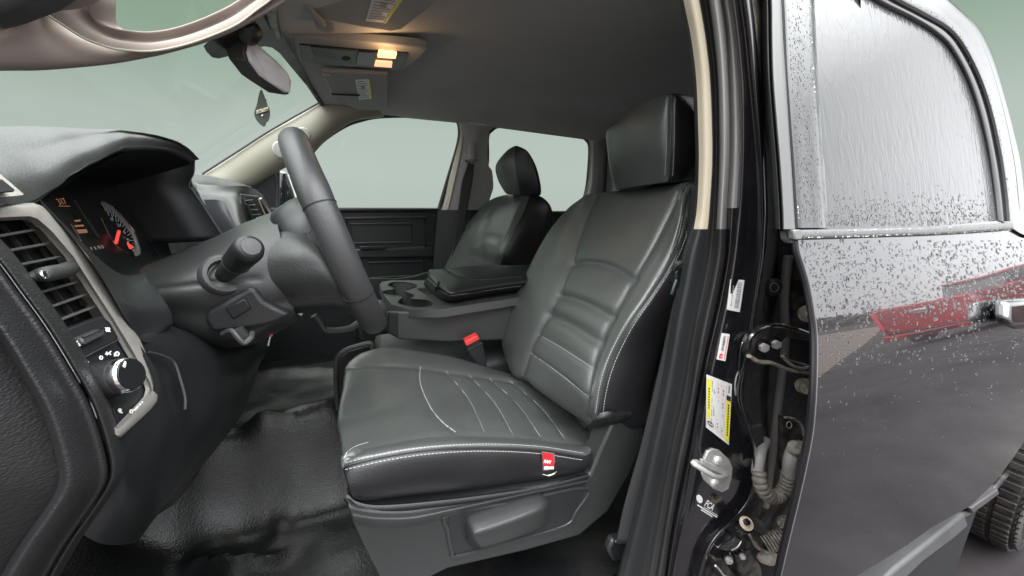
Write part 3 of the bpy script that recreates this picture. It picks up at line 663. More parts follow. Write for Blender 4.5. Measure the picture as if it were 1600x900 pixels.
# cluster face
cn = Vector((1, -.05, .30)); c0 = Vector((-.335, .75, -.03))
def CL(x, y, o=0): return PL(x, y, c0+cn.normalized()*o, cn)
clq = [CL(40, 300), CL(180, 245), CL(290, 262), CL(304, 290), CL(350, 376), CL(350, 420), CL(190, 440), CL(120, 400)]
clu = MB(); clu.slab(clq, (-.05, 0, 0)); clo = clu.build('instrument_cluster', M['gloss'], db, smooth=False)
lens = [(247, 333), (262, 318), (300, 298), (320, 320), (345, 372), (300, 384), (268, 395), (256, 360)]
patch('cluster_lens', [[CL(247, 330, .02), CL(285, 300, .035), CL(305, 296, .03)], [CL(252, 350, .02), CL(295, 330, .035), CL(322, 325, .03)], [CL(268, 397, .02), CL(310, 386, .035), CL(352, 376, .03)]], M['screen'], clo, 6, 6)
MB().tube(cr([CL(215, 340, .004), CL(225, 360, .004), CL(240, 385, .004), CL(250, 400, .004)], 5), .0008, 6).build('lens_edge', M['plain'], clo)
# gauge
ga = [(158, 314), (176, 323), (195, 343), (211, 363), (219, 386), (219, 397), (212, 401)]
gi = [(158, 320), (172, 327), (189, 346), (204, 365), (212, 385), (212, 394), (209, 396)]
gin = [(158, 341), (163, 352), (173, 371), (186, 388), (200, 396)]
gc = crpx(ga, 8); gd = crpx(gi, 8)
g = MB(); A = [CL(*p, .006) for p in gc]; B = [CL(*p, .004) for p in gd]; n = len(A)
g.add(A+B, [(i, i+1, n+i+1, n+i) for i in range(n-1)]); gr_ = g.build('dial_ring', M['dial'], clo)
MB().tube([CL(*p, .007) for p in crpx(ga, 8)], .0009, 6).tube([CL(*p, .005) for p in crpx(gin, 6)], .0006, 5).build('dial_rim', M['chrome'], clo)
mb = MB()
ctr = CL(185, 376, .005)
for k in range(2, n-6, 2):
    a = B[k]; d = (ctr-a); mb.tube([a, a+d*(.16 if k % 4 else .28)], .0006, 4)
mb.build('dial_ticks', M['dialt'], clo)
for k, s_ in zip((6, 14, 22, 30, 38), ('80', '60', '40', '20', '0')):
    p = B[k]+(ctr-B[k])*.42; textm('dial_figure', s_, .009, p, CL(200, 340)-CL(190, 345), CL(190, 330)-CL(193, 345), M['dialt'], clo)
MB().tube([CL(181, 380, .008), CL(186, 361, .008)], .0022, 6).build('needle', M['needle'], clo)
MB().slab([CL(198, 378, .008), CL(208, 387, .008), CL(202, 389, .008)], (.001, 0, 0)).build('needle', M['needle'], clo)
MB().slab([CL(114, 313, .006), CL(116, 313, .006), CL(155, 370, .006), CL(152, 371, .006)], (.001, 0, 0)).build('display_bar', M['plastic_g'], clo)
MB().tube([CL(111, 350, .006), CL(127, 377, .006)], .0006, 5).build('display_edge', M['dial'], clo)
xd = CL(110, 316)-CL(92, 318)
textm('temperature_readout', '317', .0125, CL(93, 320, .006), xd, CL(93, 308)-CL(94, 320), M['orange'], clo)
MB().tube([CL(92, 322, .006), CL(109, 322, .006)], .0005, 4).build('readout_underline', M['orange'], clo)
for i, (x, y, wd) in enumerate([(116, 344, 8), (116, 352, 13), (119, 359, 15), (121, 362, 14)]):
    MB().slab([CL(x, y, .006), CL(x+wd, y-1, .006), CL(x+wd+1, y+(1.6), .006), CL(x+1.5, y+2.8, .006)], (.001, 0, 0)).build('message_line', M['orange'], clo)
for i, c_ in enumerate('PRND'): textm('gear_letter', c_, .008, CL(144+5.5*i, 392-1.2*i, .006), xd, CL(93, 308)-CL(94, 320), M['dispw'], clo)
# bezel: plane facing the driver
b0 = Vector((-.22, .45, 0)); bn = Vector((1, -.12, .30))
def BZ(x, y, o=0): return PL(x, y, b0+bn.normalized()*o, bn)
outer = [(-90, 318), (0, 319), (52, 317), (66, 322), (100, 355), (137, 400), (187, 484), (219, 531), (249, 600), (252, 614), (248, 628), (190, 683), (183, 685), (178, 680), (156, 634), (125, 575), (62, 475), (0, 403), (-90, 300)]
inner = [(-70, 344), (0, 345), (45, 343), (57, 347), (75, 362), (108, 400), (175, 503), (200, 545), (231, 598), (234, 608), (231, 619), (185, 668), (183, 669), (181, 667), (161, 632), (130, 574), (67, 474), (3, 400), (-70, 310)]
n = len(outer); O = [BZ(*p, .0) for p in outer]; I = [BZ(*p, .0) for p in inner]; Om = [BZ(*p, .007).lerp(q, .25) for p, q in zip(outer, I)]; Im = [BZ(*p, .007).lerp(q, .2) for p, q in zip(inner, O)]
Ob = [v+Vector((-.03, 0, 0)) for v in O]; Ib = [v+Vector((-.003, 0, 0)) for v in I]
mb = MB(); LL = [Ob, O, Om, Im, I, Ib]
mb.add([v for l in LL for v in l], [(k*n+i, k*n+(i+1) % n, (k+1)*n+(i+1) % n, (k+1)*n+i) for k in range(5) for i in range(n)])
bez = mb.build('vent_bezel', M['bezel'], db, ang=50)
# backing
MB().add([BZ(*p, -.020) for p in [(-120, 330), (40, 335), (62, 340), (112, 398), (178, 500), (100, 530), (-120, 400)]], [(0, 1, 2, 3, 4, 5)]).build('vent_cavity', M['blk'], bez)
# vent: horizontal slats running left-right, vertical vanes behind
av = empty('x', (0, 0, 0)); bpy.data.objects.remove(av)
vent = MB(); vent.add([BZ(*p, -.012) for p in [(-70, 335), (0, 340), (66, 345), (0, 345)]], [(0, 1, 2, 3)])
vt = MB(); vt.slab([BZ(*p, -.018) for p in [(-70, 330), (2, 385), (8, 380), (-60, 325)]], (-.001, 0, 0)); 
vo = vt.build('air_vent', M['plastic'], db)
sl_pairs = [((-40, 376), (67, 357)), ((-20, 398), (84, 379)), ((15, 417), (101, 400)), ((33, 438), (117, 420)), ((50, 461), (130, 438)), ((68, 484), (143, 457)), ((84, 504), (156, 476))]
for a, b in sl_pairs:
    A, B = BZ(*a, -.006), BZ(*b, -.006); up = Vector((.25, 0, .97))
    mb = MB(); mb.slab([A, B, B+Vector((-.010, 0, -.003)), A+Vector((-.010, 0, -.003))], (.0, 0, .0012)); mb.tube([A, B], .0010, 6); mb.build('slat', M['slat'], vo)
for a, b in (((5, 350), (122, 500)), ((40, 352), (135, 478)), ((-25, 360), (92, 515))):
    A, B = BZ(*a, -.014), BZ(*b, -.014); mb = MB(); mb.slab([A, B, B+Vector((-.003, 0, 0)), A+Vector((-.003, 0, 0))], (0, .002, 0)); mb.build('vane', M['shield'], vo)
mb = MB(); mb.tube(cr([BZ(35, 436, .0), BZ(55, 431, .004), BZ(72, 428, .008), BZ(95, 424, .006), BZ(108, 419, 0)], 5), [.0015]*3+[.003]*3+[.0045]*3+[.0055]*3+[.005]*3+[.0045]*3+[.004]*3, 10, sq=(1, 1)) if False else mb.tube(cr([BZ(35, 436, .0), BZ(55, 431, .004), BZ(72, 428, .008), BZ(95, 424, .006), BZ(108, 419, 0)], 5), [.0015+.0045*math.sin(min(1, k/12)*math.pi/2) for k in range(21)], 10)
tabo = mb.build('vent_tab', M['plastic_g'], vo)
MB().lathe(BZ(70, 429, .0125), bn, [(0, .0035), (.001, .003), (.0015, 0)], 14).build('tab_button', M['chrome'], tabo)
# switch panel
pp = [(96, 517), (165, 497), (170, 500), (233, 600), (234, 612), (184, 669), (180, 667), (155, 622), (126, 566)]
mb = MB(); mb.slab([BZ(*p, -.004) for p in pp], (-.02, 0, 0)); pan = mb.build('switch_panel', M['gloss'], db, smooth=False)
pan.data.materials.clear(); pan.data.materials.append(M['plain'])
MB().slab([BZ(*p, -.001) for p in [(98, 518), (160, 494), (172, 503), (186, 528), (126, 563)]], (-.006, 0, 0)).build('upper_plate', M['plastic'], pan, bevel=.001)
MB().slab([BZ(*p, .004) for p in [(128, 527), (160, 513), (165, 519), (164, 524), (134, 539), (130, 535)]], (-.008, 0, 0)).build('dimmer_slider', M['plastic_g'], pan, bevel=.0012)
MB().tube([BZ(129, 527, .0045), BZ(160, 514, .0045)], .0007, 5).build('slider_edge', M['chrome'], pan)
def icon(name, px, m=M['whitei'], o=.0012): return MB().slab([BZ(*p, o) for p in px], (.0002, 0, 0)).build(name, m, pan, smooth=False)
def stroke(name, lines, r=.00045, o=.001, m=M['whitei']):
    mb = MB()
    for l in lines: mb.tube([BZ(*p, o) for p in l], r, 5)
    return mb.build(name, m, pan)
icon('dimmer_icon', [(114, 535.5), (121.5, 532), (126, 540), (118, 543.5)]); stroke('dimmer_icon_cross', [[(117, 536), (123, 539.5)], [(122, 534), (118, 541)]], .0004, .002, M['ink'])
stroke('dimmer_lines_icon', [[(164.5+2.6*i, 511.5), (166+2.6*i, 514), (165.2+2.6*i, 516), (167+2.6*i, 518.5)] for i in range(3)])
stroke('lamp_icon', [[(134+3*math.cos(a)+.8, 569+3*math.sin(a)), (134+5*math.cos(a)+.8, 569+5*math.sin(a))] for a in [k*math.pi/4 for k in range(8)]]+[[(134.8+2*math.cos(a), 569+2*math.sin(a)) for a in [k*math.pi/4 for k in range(9)]]], .0004)
textm('auto_lettering', 'AUTO', .0042, BZ(147, 576, .001), BZ(156, 571)-BZ(147, 575), BZ(147, 570)-BZ(149, 576), M['whitei'], pan, bold=.00012, sx=.8)
def circ(x, y, a, b, n=14, rot=0): return [(x+a*math.cos(k*2*math.pi/n)*math.cos(rot)-b*math.sin(k*2*math.pi/n)*math.sin(rot), y+a*math.cos(k*2*math.pi/n)*math.sin(rot)+b*math.sin(k*2*math.pi/n)*math.cos(rot)) for k in range(n+1)]
stroke('off_mark', [circ(158, 559, 2.2, 2.8)]); stroke('parking_lamp_icon', [[(166, 550), (169, 552), (167, 555)], [(173, 549), (170.5, 552), (173, 554.5)], [(165, 553), (168, 553.5)]], .0006); stroke('headlamp_icon', [circ(183, 553, 2.6, 3.1), [(179, 552), (179.5, 557)]], .0006)
stroke('fog_lamp_frame', [[(176, 638), (191, 629), (195, 637)], [(176, 638), (182, 650)]], .0002, m=M['plastic_g']); icon('fog_lamp_icon', circ(187, 641, 3, 3)[:-1]); stroke('fog_lamp_rays', [[(187, 644), (191, 645)]], .0006)
stroke('dimmer_scale', [circ(205, 643, 2.2, 2.8)]); icon('dimmer_wedge', [(207.5, 641), (215, 633.5), (217, 636), (209, 642.5)]); icon('dimmer_dot', circ(218.5, 632.5, 1.8, 2.4)[:-1]); icon('dimmer_dot', circ(222.5, 629.5, 1.7, 2.4)[:-1])
stroke('plate_seam', [[(127, 561), (186, 530)]], .0005, m=M['plastic_g'])
# rotary light switch knob
kax = Vector((1, -.30, .22)).normalized(); kt = BZ(205, 584, .026); k0 = kt-kax*.032; kl = (kt-k0).length
kk = MB(); kk.lathe(k0, kax, [(0, .0165), (.004, .0165), (kl*.55, .0150), (kl*.8, .0142)], 48); ko = kk.build('light_switch_knob', M['plastic_g'], db, ang=50)
mb = MB()
u_ = kax.orthogonal().normalized(); v_ = kax.cross(u_)
for k in range(60):
    a = 2*math.pi*k/60; d = u_*math.cos(a)+v_*math.sin(a); mb.tube([k0+kax*.005+d*.0164, k0+kax*kl*.74+d*.0145], .0003, 4)
mb.build('knurling', M['plastic'], ko)
MB().lathe(k0+kax*kl*.78, kax, [(0, .0143), (.003, .0146), (.006, .0138), (.007, .0130)], 48).build('knob_ring', M['chrome'], ko)
MB().lathe(k0+kax*kl*.78, kax, [(.004, .0125), (.0074, .0129), (.0082, .0124), (.0084, 0)], 48).build('knob_cap', M['gloss'], ko)
mt = k0+kax*(kl*.78+.0087); MB().box(mt+ (BZ(192, 574)-BZ(203, 585)).normalized()*.0098, (.0008, .0050, .0024), Matrix.Rotation(.5, 3, 'X')).build('pointer_mark', M['white'], ko)
# defroster corner vent
MB().slab(pys([(-40, 258, .43), (0, 272, .415), (38, 302, .435), (37, 306, .435), (0, 308, .405), (-40, 316, .39)]), (-.004, .004, .0)).build('corner_vent_frame', M['bezel'], db, bevel=.001)
MB().slab(pys([(-40, 274, .42), (0, 283, .407), (18, 297, .415), (20, 300, .415), (0, 302, .402), (-40, 310, .385)]), (.002, -.0015, .001)).build('corner_vent_grille', M['blk'], db)
# lower dash volumes
def ypatch(name, rows_, m, nu=8, nv=8, **k): return patch(name, [[PY(*q) for q in r] for r in rows_], m, db, nu, nv, **k)
ypatch('side_step', [[(60, 308, .50), (150, 400, .60), (195, 430, .66), (238, 424, .72)], [(70, 325, .48), (150, 430, .55), (195, 455, .60), (236, 438, .68)], [(100, 355, .47), (175, 455, .50), (208, 478, .56), (262, 478, .62)], [(150, 420, .46), (195, 490, .485), (222, 520, .54), (270, 503, .60)], [(190, 488, .46), (212, 520, .48), (230, 535, .52), (262, 517, .60)]], M['plain'], ang=70)
kb = ypatch('knee_bolster', [[(60, 330, .56), (120, 400, .56), (190, 500, .58), (250, 505, .64), (310, 520, .72), (370, 530, .86), (420, 520, 1.0)],
 [(120, 400, .50), (180, 490, .50), (222, 530, .52), (262, 514, .60), (325, 535, .68), (372, 555, .80), (420, 545, .95)],
 [(180, 490, .475), (215, 535, .475), (245, 590, .50), (285, 560, .57), (340, 570, .64), (375, 592, .76), (405, 570, .92)],
 [(240, 600, .445), (256, 605, .455), (275, 640, .48), (290, 640, .545), (340, 640, .62), (360, 650, .74), (395, 605, .90)],
 [(185, 688, .41), (225, 690, .425), (262, 700, .46), (285, 710, .53), (310, 710, .60), (330, 710, .72), (370, 660, .88)],
 [(165, 740, .40), (200, 770, .42), (240, 780, .46), (260, 780, .53), (280, 760, .62), (300, 745, .74), (330, 700, .90)],
 [(120, 830, .42), (160, 850, .45), (200, 850, .50), (220, 840, .58), (240, 810, .68), (280, 780, .80), (310, 740, .98)]], M['plain'], 8, 8)
stp = MB(); stp.tube(cr(pys([(232, 550, .505), (255, 556, .52), (272, 566, .53), (281, 590, .52), (289, 620, .50), (289, 640, .49)]), 5), .0012, 6); stp.build('bolster_seam', M['plastic_g'], db)
# end cap panel facing the open door
edge_l = [(-60, 340), (0, 402), (40, 455), (80, 510), (120, 575), (150, 630), (170, 690), (178, 735), (165, 770), (110, 850), (70, 920)]
ec = ypatch('side_cover', [[(-260, y+10, .30) for x, y in edge_l], [(x-100, y+12, .347) for x, y in edge_l], [(x-86, y+12, .347) for x, y in edge_l], [(x-72, y+13, .337) for x, y in edge_l], [(x-46, y+14, .346) for x, y in edge_l], [(x-25, y+10, .362) for x, y in edge_l], [(x-14, y+6, .366) for x, y in edge_l], [(x-9, y+3, .372) for x, y in edge_l], [(x-8, y+2, .39) for x, y in edge_l]], M['padd'], 8, 8)
ypatch('end_rail', [[(x-6, y+2, .395) for x, y in edge_l], [(x-5, y+1, .37) for x, y in edge_l], [(x+4, y-1, .37) for x, y in edge_l], [(x+14, y-8, .385) for x, y in edge_l], [(x+18, y-10, .41) for x, y in edge_l]], M['padd'], 6, 8)
# fill below/behind bezel to dashboard centre
MB().slab([(-.36, .42, .0), (-.30, .42, -.12), (-.30, .42, -.26), (-.42, .5, -.48), (-.7, .5, -.48), (-.7, .42, .0)], (0, .06, 0)).build('dash_frame', M['blk'], db)
prof = [(-.37, -.20), (-.31, -.24), (-.32, -.36), (-.42, -.46), (-.9, -.46), (-.9, -.02), (-.42, -.02)]
MB().slab([(x, .50, z) for x, z in prof], (0, .56, 0)).build('dash_core', M['blk'], db, bevel=.01)
prof2 = [(-.36, -.05), (-.33, -.12), (-.32, -.30), (-.36, -.42), (-.42, -.46), (-.9, -.46), (-.9, .0), (-.5, .0)]
MB().slab([(x, 1.06, z) for x, z in prof2], (0, .98, 0)).build('dash_passenger_side', M['plastic'], db, bevel=.02, seg=3)
# centre stack with silver surround + vents
ypatch('centre_stack_trim', [[(302, 284, 1.18), (315, 288, 1.18), (350, 290, 1.22), (390, 292, 1.38), (412, 305, 1.42)], [(306, 292, 1.15), (320, 300, 1.15), (355, 300, 1.2), (385, 297, 1.36), (415, 318, 1.42)], [(312, 305, 1.12), (352, 311, 1.14), (372, 310, 1.17), (380, 318, 1.33), (425, 330, 1.42)], [(328, 340, 1.10), (366, 345, 1.10), (380, 350, 1.12), (392, 352, 1.28), (432, 345, 1.4)], [(350, 380, 1.08), (380, 378, 1.08), (392, 372, 1.10), (400, 365, 1.2), (440, 355, 1.38)]], M['stack'], 8, 8)
ypatch('radio_panel', [[(318, 312, 1.06), (340, 312, 1.06), (352, 316, 1.06)], [(330, 340, 1.05), (355, 340, 1.05), (365, 345, 1.05)], [(352, 385, 1.04), (375, 380, 1.04), (382, 376, 1.04)]], M['screen'], 4, 4)
ypatch('passenger_dash_pad', [[(300, 272, 1.35), (330, 276, 1.5), (370, 284, 1.85), (400, 296, 2.02)], [(300, 285, 1.2), (330, 285, 1.35), (375, 292, 1.7), (410, 305, 2.0)], [(305, 300, 1.15), (340, 302, 1.3), (395, 308, 1.6), (425, 330, 2.0)]], M['pad'], 6, 6)
cv = MB(); cv.slab(pys([(374, 302, 1.30), (405, 306, 1.36), (418, 318, 1.38), (436, 343, 1.38), (432, 352, 1.36), (398, 356, 1.3), (388, 345, 1.27), (378, 318, 1.27)]), (-.02, 0, 0)); cvo = cv.build('air_vent', M['plastic_g'], db, bevel=.004)
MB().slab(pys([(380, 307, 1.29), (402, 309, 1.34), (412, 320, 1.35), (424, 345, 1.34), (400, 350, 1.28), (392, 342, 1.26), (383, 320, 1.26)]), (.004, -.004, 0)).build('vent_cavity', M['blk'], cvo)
for k in range(5):
    t = k/4; x0 = 383+t*14; y0 = 314+t*30; MB().tube([PY(x0, y0, 1.265), PY(x0+12+2*t, y0-1, 1.28)], .0022, 6).build('slat', M['plastic_g'], cvo)
MB().tube(cr(pys([(407, 310, 1.32), (418, 326, 1.34), (430, 345, 1.34)]), 4), .0035, 6).tube(pys([(404, 311, 1.31), (416, 340, 1.32), (422, 348, 1.32)]), .002, 6).build('vent_trim', M['edge'], cvo)
# ================================================================ CAB SHELL
def yp(parent, name, rows_, m, nu=8, nv=8, **k): return patch(name, [[PY(*q) for q in r] for r in rows_], m, parent, nu, nv, **k)
# floor height field
RIDGES = [(PZ(268, 700, -.70), PZ(335, 768, -.74), .05, .05), (PZ(345, 795, -.77), PZ(430, 757, -.77), .03, .035), (PZ(430, 757, -.77), PZ(530, 722, -.77), .035, .035), (PZ(360, 588, -.62), PZ(520, 588, -.62), .014, .035), (PZ(300, 885, -.79), PZ(430, 868, -.79), .014, .010), (PZ(215, 858, -.79), PZ(250, 845, -.79), .012, .02), (PZ(430, 845, -.79), PZ(440, 820, -.79), .010, .012)]
def fz(x, y):
    def ss(a, b, t): t = max(0, min(1, (t-a)/(b-a))); return t*t*(3-2*t)
    z = -.80
    z += .20*ss(.92, 1.10, y)*(1-ss(1.45, 1.62, y))          # tunnel
    
    tt = ss(-.30, -.85, x) if False else ss(.30, .85, -x)
    z += .45*tt                                               # toe board
    for (a, b, am, wd) in RIDGES:
        ab = b-a; t = max(0, min(1, ((x-a.x)*ab.x+(y-a.y)*ab.y)/(ab.x**2+ab.y**2))); d = math.hypot(x-a.x-ab.x*t, y-a.y-ab.y*t); z += am*math.exp(-(d/wd)**2)
    z += .020*math.exp(-((x+.22+.5*(y-.75))/.05)**2)*ss(.5, .7, y)*(1-ss(.95, 1.05, y))
    z += .006*noise.noise(Vector((x*7, y*7, 0)))+.004*noise.noise(Vector((x*18, y*18, 3)))
    return z
nx, ny = 150, 110; vs = []
for i in range(nx+1):
    for j in range(ny+1):
        x = -1.0+2.9*i/nx; y = .49+1.66*j/ny; vs.append((x, y, fz(x, y)))
fl = mesh('floor', vs, [(i*(ny+1)+j, (i+1)*(ny+1)+j, (i+1)*(ny+1)+j+1, i*(ny+1)+j+1) for i in range(nx) for j in range(ny)], M['floor'])
fl['kind'] = 'structure'
# flat mat lip ahead of the driver: ridge lines of the moulded rubber
cabin = empty('pickup_truck', (.6, 1.2, -1.47), 'black pickup truck whose cab interior is seen through the open driver door', 'truck')
MB().box((-.98, 1.25, -.35), (.04, 1.9, 1.0)).build('firewall', M['blk'], cabin)
MB().box((1.62, 1.28, -.3), (.06, 1.5, 1.35)).build('rear_wall', M['liner'], cabin)
MB().slab([(.02, .62, .40), (.02, 1.25, .42), (.02, 2.0, .40), (1.55, 2.0, .42), (1.5, .62, .42)], (0, 0, .03)).build('roof_skin', M['paint'], cabin)
MB().slab([(-1.4, .34, -.86), (.5, .34, -.86), (.5, .34, -.98), (-1.4, .34, -.98)], (0, .16, 0)).build('rocker', M['jamb'], cabin, bevel=.02, seg=3)
MB().box((.5, 1.25, -.95), (3.2, 1.9, .06)).build('underfloor', M['blk'], cabin)
MB().slab([(.0, .52, .345), (1.58, .52, .345), (1.55, .56, .45), (.0, .56, .45)], (0, .09, 0)).build('roof_side', M['paint'], cabin, bevel=.02, seg=3)
# ---- headliner
hl_ = empty('headliner', (.6, 1.2, .38), 'grey cloth headliner over both front seats', 'headliner')
Zh = .372
def HZ(x, y): return PZ(x, y, Zh)
edge_f = [PZ(427, -30, .365), PZ(425, 25, .365), PZ(432, 55, .365), PZ(452, 90, .362), PZ(478, 125, .358), PZ(502, 158, .352)]
edge_f = [PY(420, -60, .62), PY(424, 0, .85), PY(426, 30, 1.0), PY(437, 62, 1.2), PY(458, 95, 1.45), PY(480, 128, 1.7), PY(503, 163, 1.93)]
far_e = pys([(503, 163, 1.93), (530, 176, 1.93), (600, 179, 1.93), (700, 183, 1.93), (722, 195, 1.93), (770, 196, 1.93), (860, 203, 1.93), (925, 215, 1.93), (1010, 232, 1.93)])
G = []
for k, a in enumerate(edge_f):
    row = []
    for t in (0, .06, .2, .4, .7, 1):
        X = a.x+(1.95-a.x)*t
        z = a.z+(Zh-a.z)*min(1, t*6)+.02*math.sin(math.pi*min(1, max(0, (a.y-.5)/1.5)))*min(1, t*5)
        if k == len(edge_f)-1: z = a.z+(far_e[-1].z-a.z)*t
        row.append(Vector((X, a.y, z)))
    G.append(row)
G = [[v+Vector((0, -.08, 0.0)) for v in G[0]]]+G
pan_ = patch('cloth_panel', G, M['liner'], hl_, 10, 10)
TH_ = bvh(pan_)
# front lip
MB().tube(cr(edge_f, 5), .010, 8).build('front_lip', M['rubber'], hl_)
# ---- overhead console
oc = empty('overhead_console', HZ(560, 85), 'grey overhead console with two lit map lamps between the sun visors', 'overhead console')
OP = lambda x, y, o=0: PZ(x, y, .350-o)
mb = MB(); mb.slab([OP(*p) for p in [(457, 57), (654, 74), (668, 78), (650, 96), (634, 109), (620, 110), (480, 100), (468, 97)]], (0, 0, .022)); ocb = mb.build('console_frame', M['visor'], oc, bevel=.004, seg=3)
MB().slab([OP(*p, .003) for p in [(468, 70), (560, 78), (637, 83), (634, 92), (627, 107), (555, 103), (472, 97)]], (0, 0, .008)).build('recess', M['plain'], oc, bevel=.001)
MB().slab([OP(*p, .006) for p in [(484, 73), (556, 80), (552, 101), (496, 96), (488, 90)]], (0, 0, .004)).build('bin_door', M['plastic_g'], oc, bevel=.002)
MB().slab([OP(*p, .007) for p in circ(541, 92, 7, 3)[:-1]], (0, 0, .002)).build('door_dimple', M['blk'], oc)
MB().slab([OP(*p, .006) for p in [(560, 81), (590, 83), (585, 103), (556, 101)]], (0, 0, .004)).build('switch_bank', M['gloss'], oc, bevel=.001)
def lens_(pts, m):
    o = MB().slab([OP(*p, .009) for p in pts], (0, 0, .006)).build('map_lamp', m, oc, bevel=.001); return o
l1_ = lens_([(592, 81), (620, 84), (618, 92), (590, 90)], M['amber']); l2_ = lens_([(587, 97), (613, 99), (612, 106), (585, 104)], M['amber2'])
ppl = OP(604, 90, .03); pl_ = bpy.data.lights.new('map_lamp_glow', 'POINT'); pl_.energy = .25; pl_.color = (1, .6, .3); pl_.shadow_soft_size = .02
plo = bpy.data.objects.new('map_lamp_glow', pl_); COL.objects.link(plo); plo.parent = oc; plo.matrix_parent_inverse = Matrix.Translation(-oc.location); plo.location = ppl
# ---- sun visors
def visor(poly, label, lab, zz=.340, th=.014):
    r = empty('sun_visor', PZ(*poly[0], zz), label, 'sun visor', 'sun visors under the headliner')
    b = MB().slab([PZ(*p, zz) for p in poly], (0, 0, th)).build('visor_panel', M['visor'], r, bevel=.006, seg=3)
    q = [PZ(*p, zz-.0015) for p in lab]; lo = MB().slab(q, (0, 0, .001)).build('warning_label', M['label'], r, smooth=False)
    def lp(u, v, o=.0008): return (q[0].lerp(q[1], u)).lerp(q[3].lerp(q[2], u), v)-Vector((0, 0, o))
    MB().slab([lp(.88, 0), lp(1, 0), lp(1, 1), lp(.88, 1)], (0, 0, .0004)).build('yellow_band', M['yellow'], lo, smooth=False)
    mb = MB()
    for k in range(9):
        v0 = .06+.1*k; mb.slab([lp(.08, v0), lp(.8 if k % 3 else .6, v0), lp(.8 if k % 3 else .6, v0+.025), lp(.08, v0+.025)], (0, 0, .0004))
    mb.slab([lp(.35, .28, .0010), lp(.6, .28, .0010), lp(.6, .42, .0010), lp(.35, .42, .0010)], (0, 0, .0004))
    mb.build('label_print', M['inkg'], lo, smooth=False)
    return r
v1 = visor([(478, 10), (500, 30), (560, 42), (612, 50), (628, 47), (640, 38), (700, -10), (620, -60), (500, -60)], 'near sun visor at the top edge of the photo with a slanted white warning label', [(585, -12), (632, -5), (603, 36), (571, 33)])
MB().tube(cr([PZ(475, 0, .338), PZ(484, 14, .334), PZ(500, 30, .334), (PZ(505, 38, .338))], 4), .006, 8).build('visor_arm', M['visor'], v1)
MB().lathe(PZ(508, 38, .345), (0, 0, -1), [(0, .020), (.008, .018), (.012, .010), (.013, 0)], 20).build('pivot_mount', M['visor'], v1)
v2 = visor([(502, 112), (607, 117), (607, 168), (600, 173), (560, 173), (542, 165), (536, 157), (527, 158), (518, 148), (505, 120)], 'far sun visor folded up below the overhead console, with a small white label', [(555, 125), (577, 124), (581, 154), (561, 156)], .343)
MB().tube([PZ(518, 147, .338), PZ(562, 149, .338)], .003, 8).build('visor_arm', M['plain'], v2)
MB().lathe(PZ(512, 116, .345), (0, 0, -1), [(0, .016), (.008, .014), (.010, 0)], 18).build('pivot_mount', M['visor'], v2)
# ---- windscreen frit band, mirror, freshener
fritp = [(318, 72), (322, 80), (330, 88), (340, 90), (375, 82), (395, 75), (412, 71), (424, 73), (436, 82), (455, 105), (480, 135), (500, 160), (504, 160), (445, 60), (430, 20), (400, 20), (350, 40)]
ws = empty('windscreen', (-.3, 1.2, .2), 'curved windscreen glass with black frit patch behind the rear view mirror', 'windscreen')
wn = Vector((-.573, .0, .819)); w0 = Vector((-.03, 1.2, .365))
def WS(x, y, o=0): return PL(x, y, w0+wn.normalized()*o, wn)
wd = []
pts = [w0]
# screen plane spanned in X/Z, along Y from .46 to 1.98
def wsp(x, y): z = w0.z+(x-w0.x)*(.573/.819); return Vector((x, y, z))
MB().slab([wsp(-.05, .55), wsp(-.05, 1.97), wsp(-.95, 2.02), wsp(-.95, .42)], wn.normalized()*.005).build('glass', M['glass'], ws, smooth=False)
MB().slab([WS(*p, -.003) for p in fritp], wn.normalized()*-.002).build('frit_patch', M['plain'], ws, smooth=False)
rm = empty('rear_view_mirror', PY(400, 80, 1.008), 'black rear view mirror with pale glass hanging from the windscreen header', 'mirror')
mfp = [(389, 68, 1.035), (396, 68, 1.035), (406, 75, 1.035), (431, 97, 1.053), (448, 116, 1.071), (453, 128, 1.080), (451, 145, 1.080), (444, 145, 1.080), (420, 129, 1.062), (406, 119, 1.053), (390, 97, 1.035), (386, 84, 1.035)]
mf = pys(mfp); mc = sum(mf, Vector())/len(mf)
MB().slab([mc+(p-mc)*1.10+Vector((-.004, .0, 0)) for p in mf], (-.03, .012, .004)).build('housing', M['plastic_g'], rm, bevel=.006, seg=3)
MB().slab([p+Vector((.003, -.006, 0)) for p in mf], (-.004, .002, 0)).build('glass', M['mirror'], rm, smooth=False)
MB().tube([PY(386, 48, 1.035), PY(390, 64, 1.053), PY(398, 84, 1.080)], .014, 10).build('stalk', M['plain'], rm)
MB().lathe(PY(385, 52, 1.008), (-.3, -.6, -.4), [(-.02, .022), (.0, .022), (.01, .014), (.012, 0)], 16).build('mount', M['plastic'], rm)
af = empty('air_freshener', PY(409, 142, 1.062), 'dark tree shaped air freshener card with a pale lettered strip below the mirror', 'air freshener')
fp = [(408, 140.5), (406, 142), (404.5, 148), (403, 154), (402, 160), (400.5, 166), (398.5, 171), (397, 177), (398, 182), (400, 187), (403, 191), (406, 194), (410, 197), (413, 198), (415, 195), (416, 191), (419, 189), (421, 184), (422, 178), (421.5, 172), (420, 168), (417.5, 165), (418, 162), (416, 159), (416.5, 156), (414, 153), (413, 149), (411, 145), (410, 141)]
MB().slab([PY(x, y, 1.062) for x, y in fp], (0, .003, 0)).build('card', M['card'], af, smooth=False)
q = [PY(*p, 1.0585) for p in [(400, 172.5), (418.5, 167), (419.3, 172.3), (401, 178)]]
MB().slab(q, (0, .002, 0)).build('pale_strip', M['cardp'], af, smooth=False)
textm('lettering', 'Little Trees', .0064, PY(401.5, 176.6, 1.0575), q[1]-q[0], q[0]-q[3], M['ink'], af, sx=.80, bold=.0001)
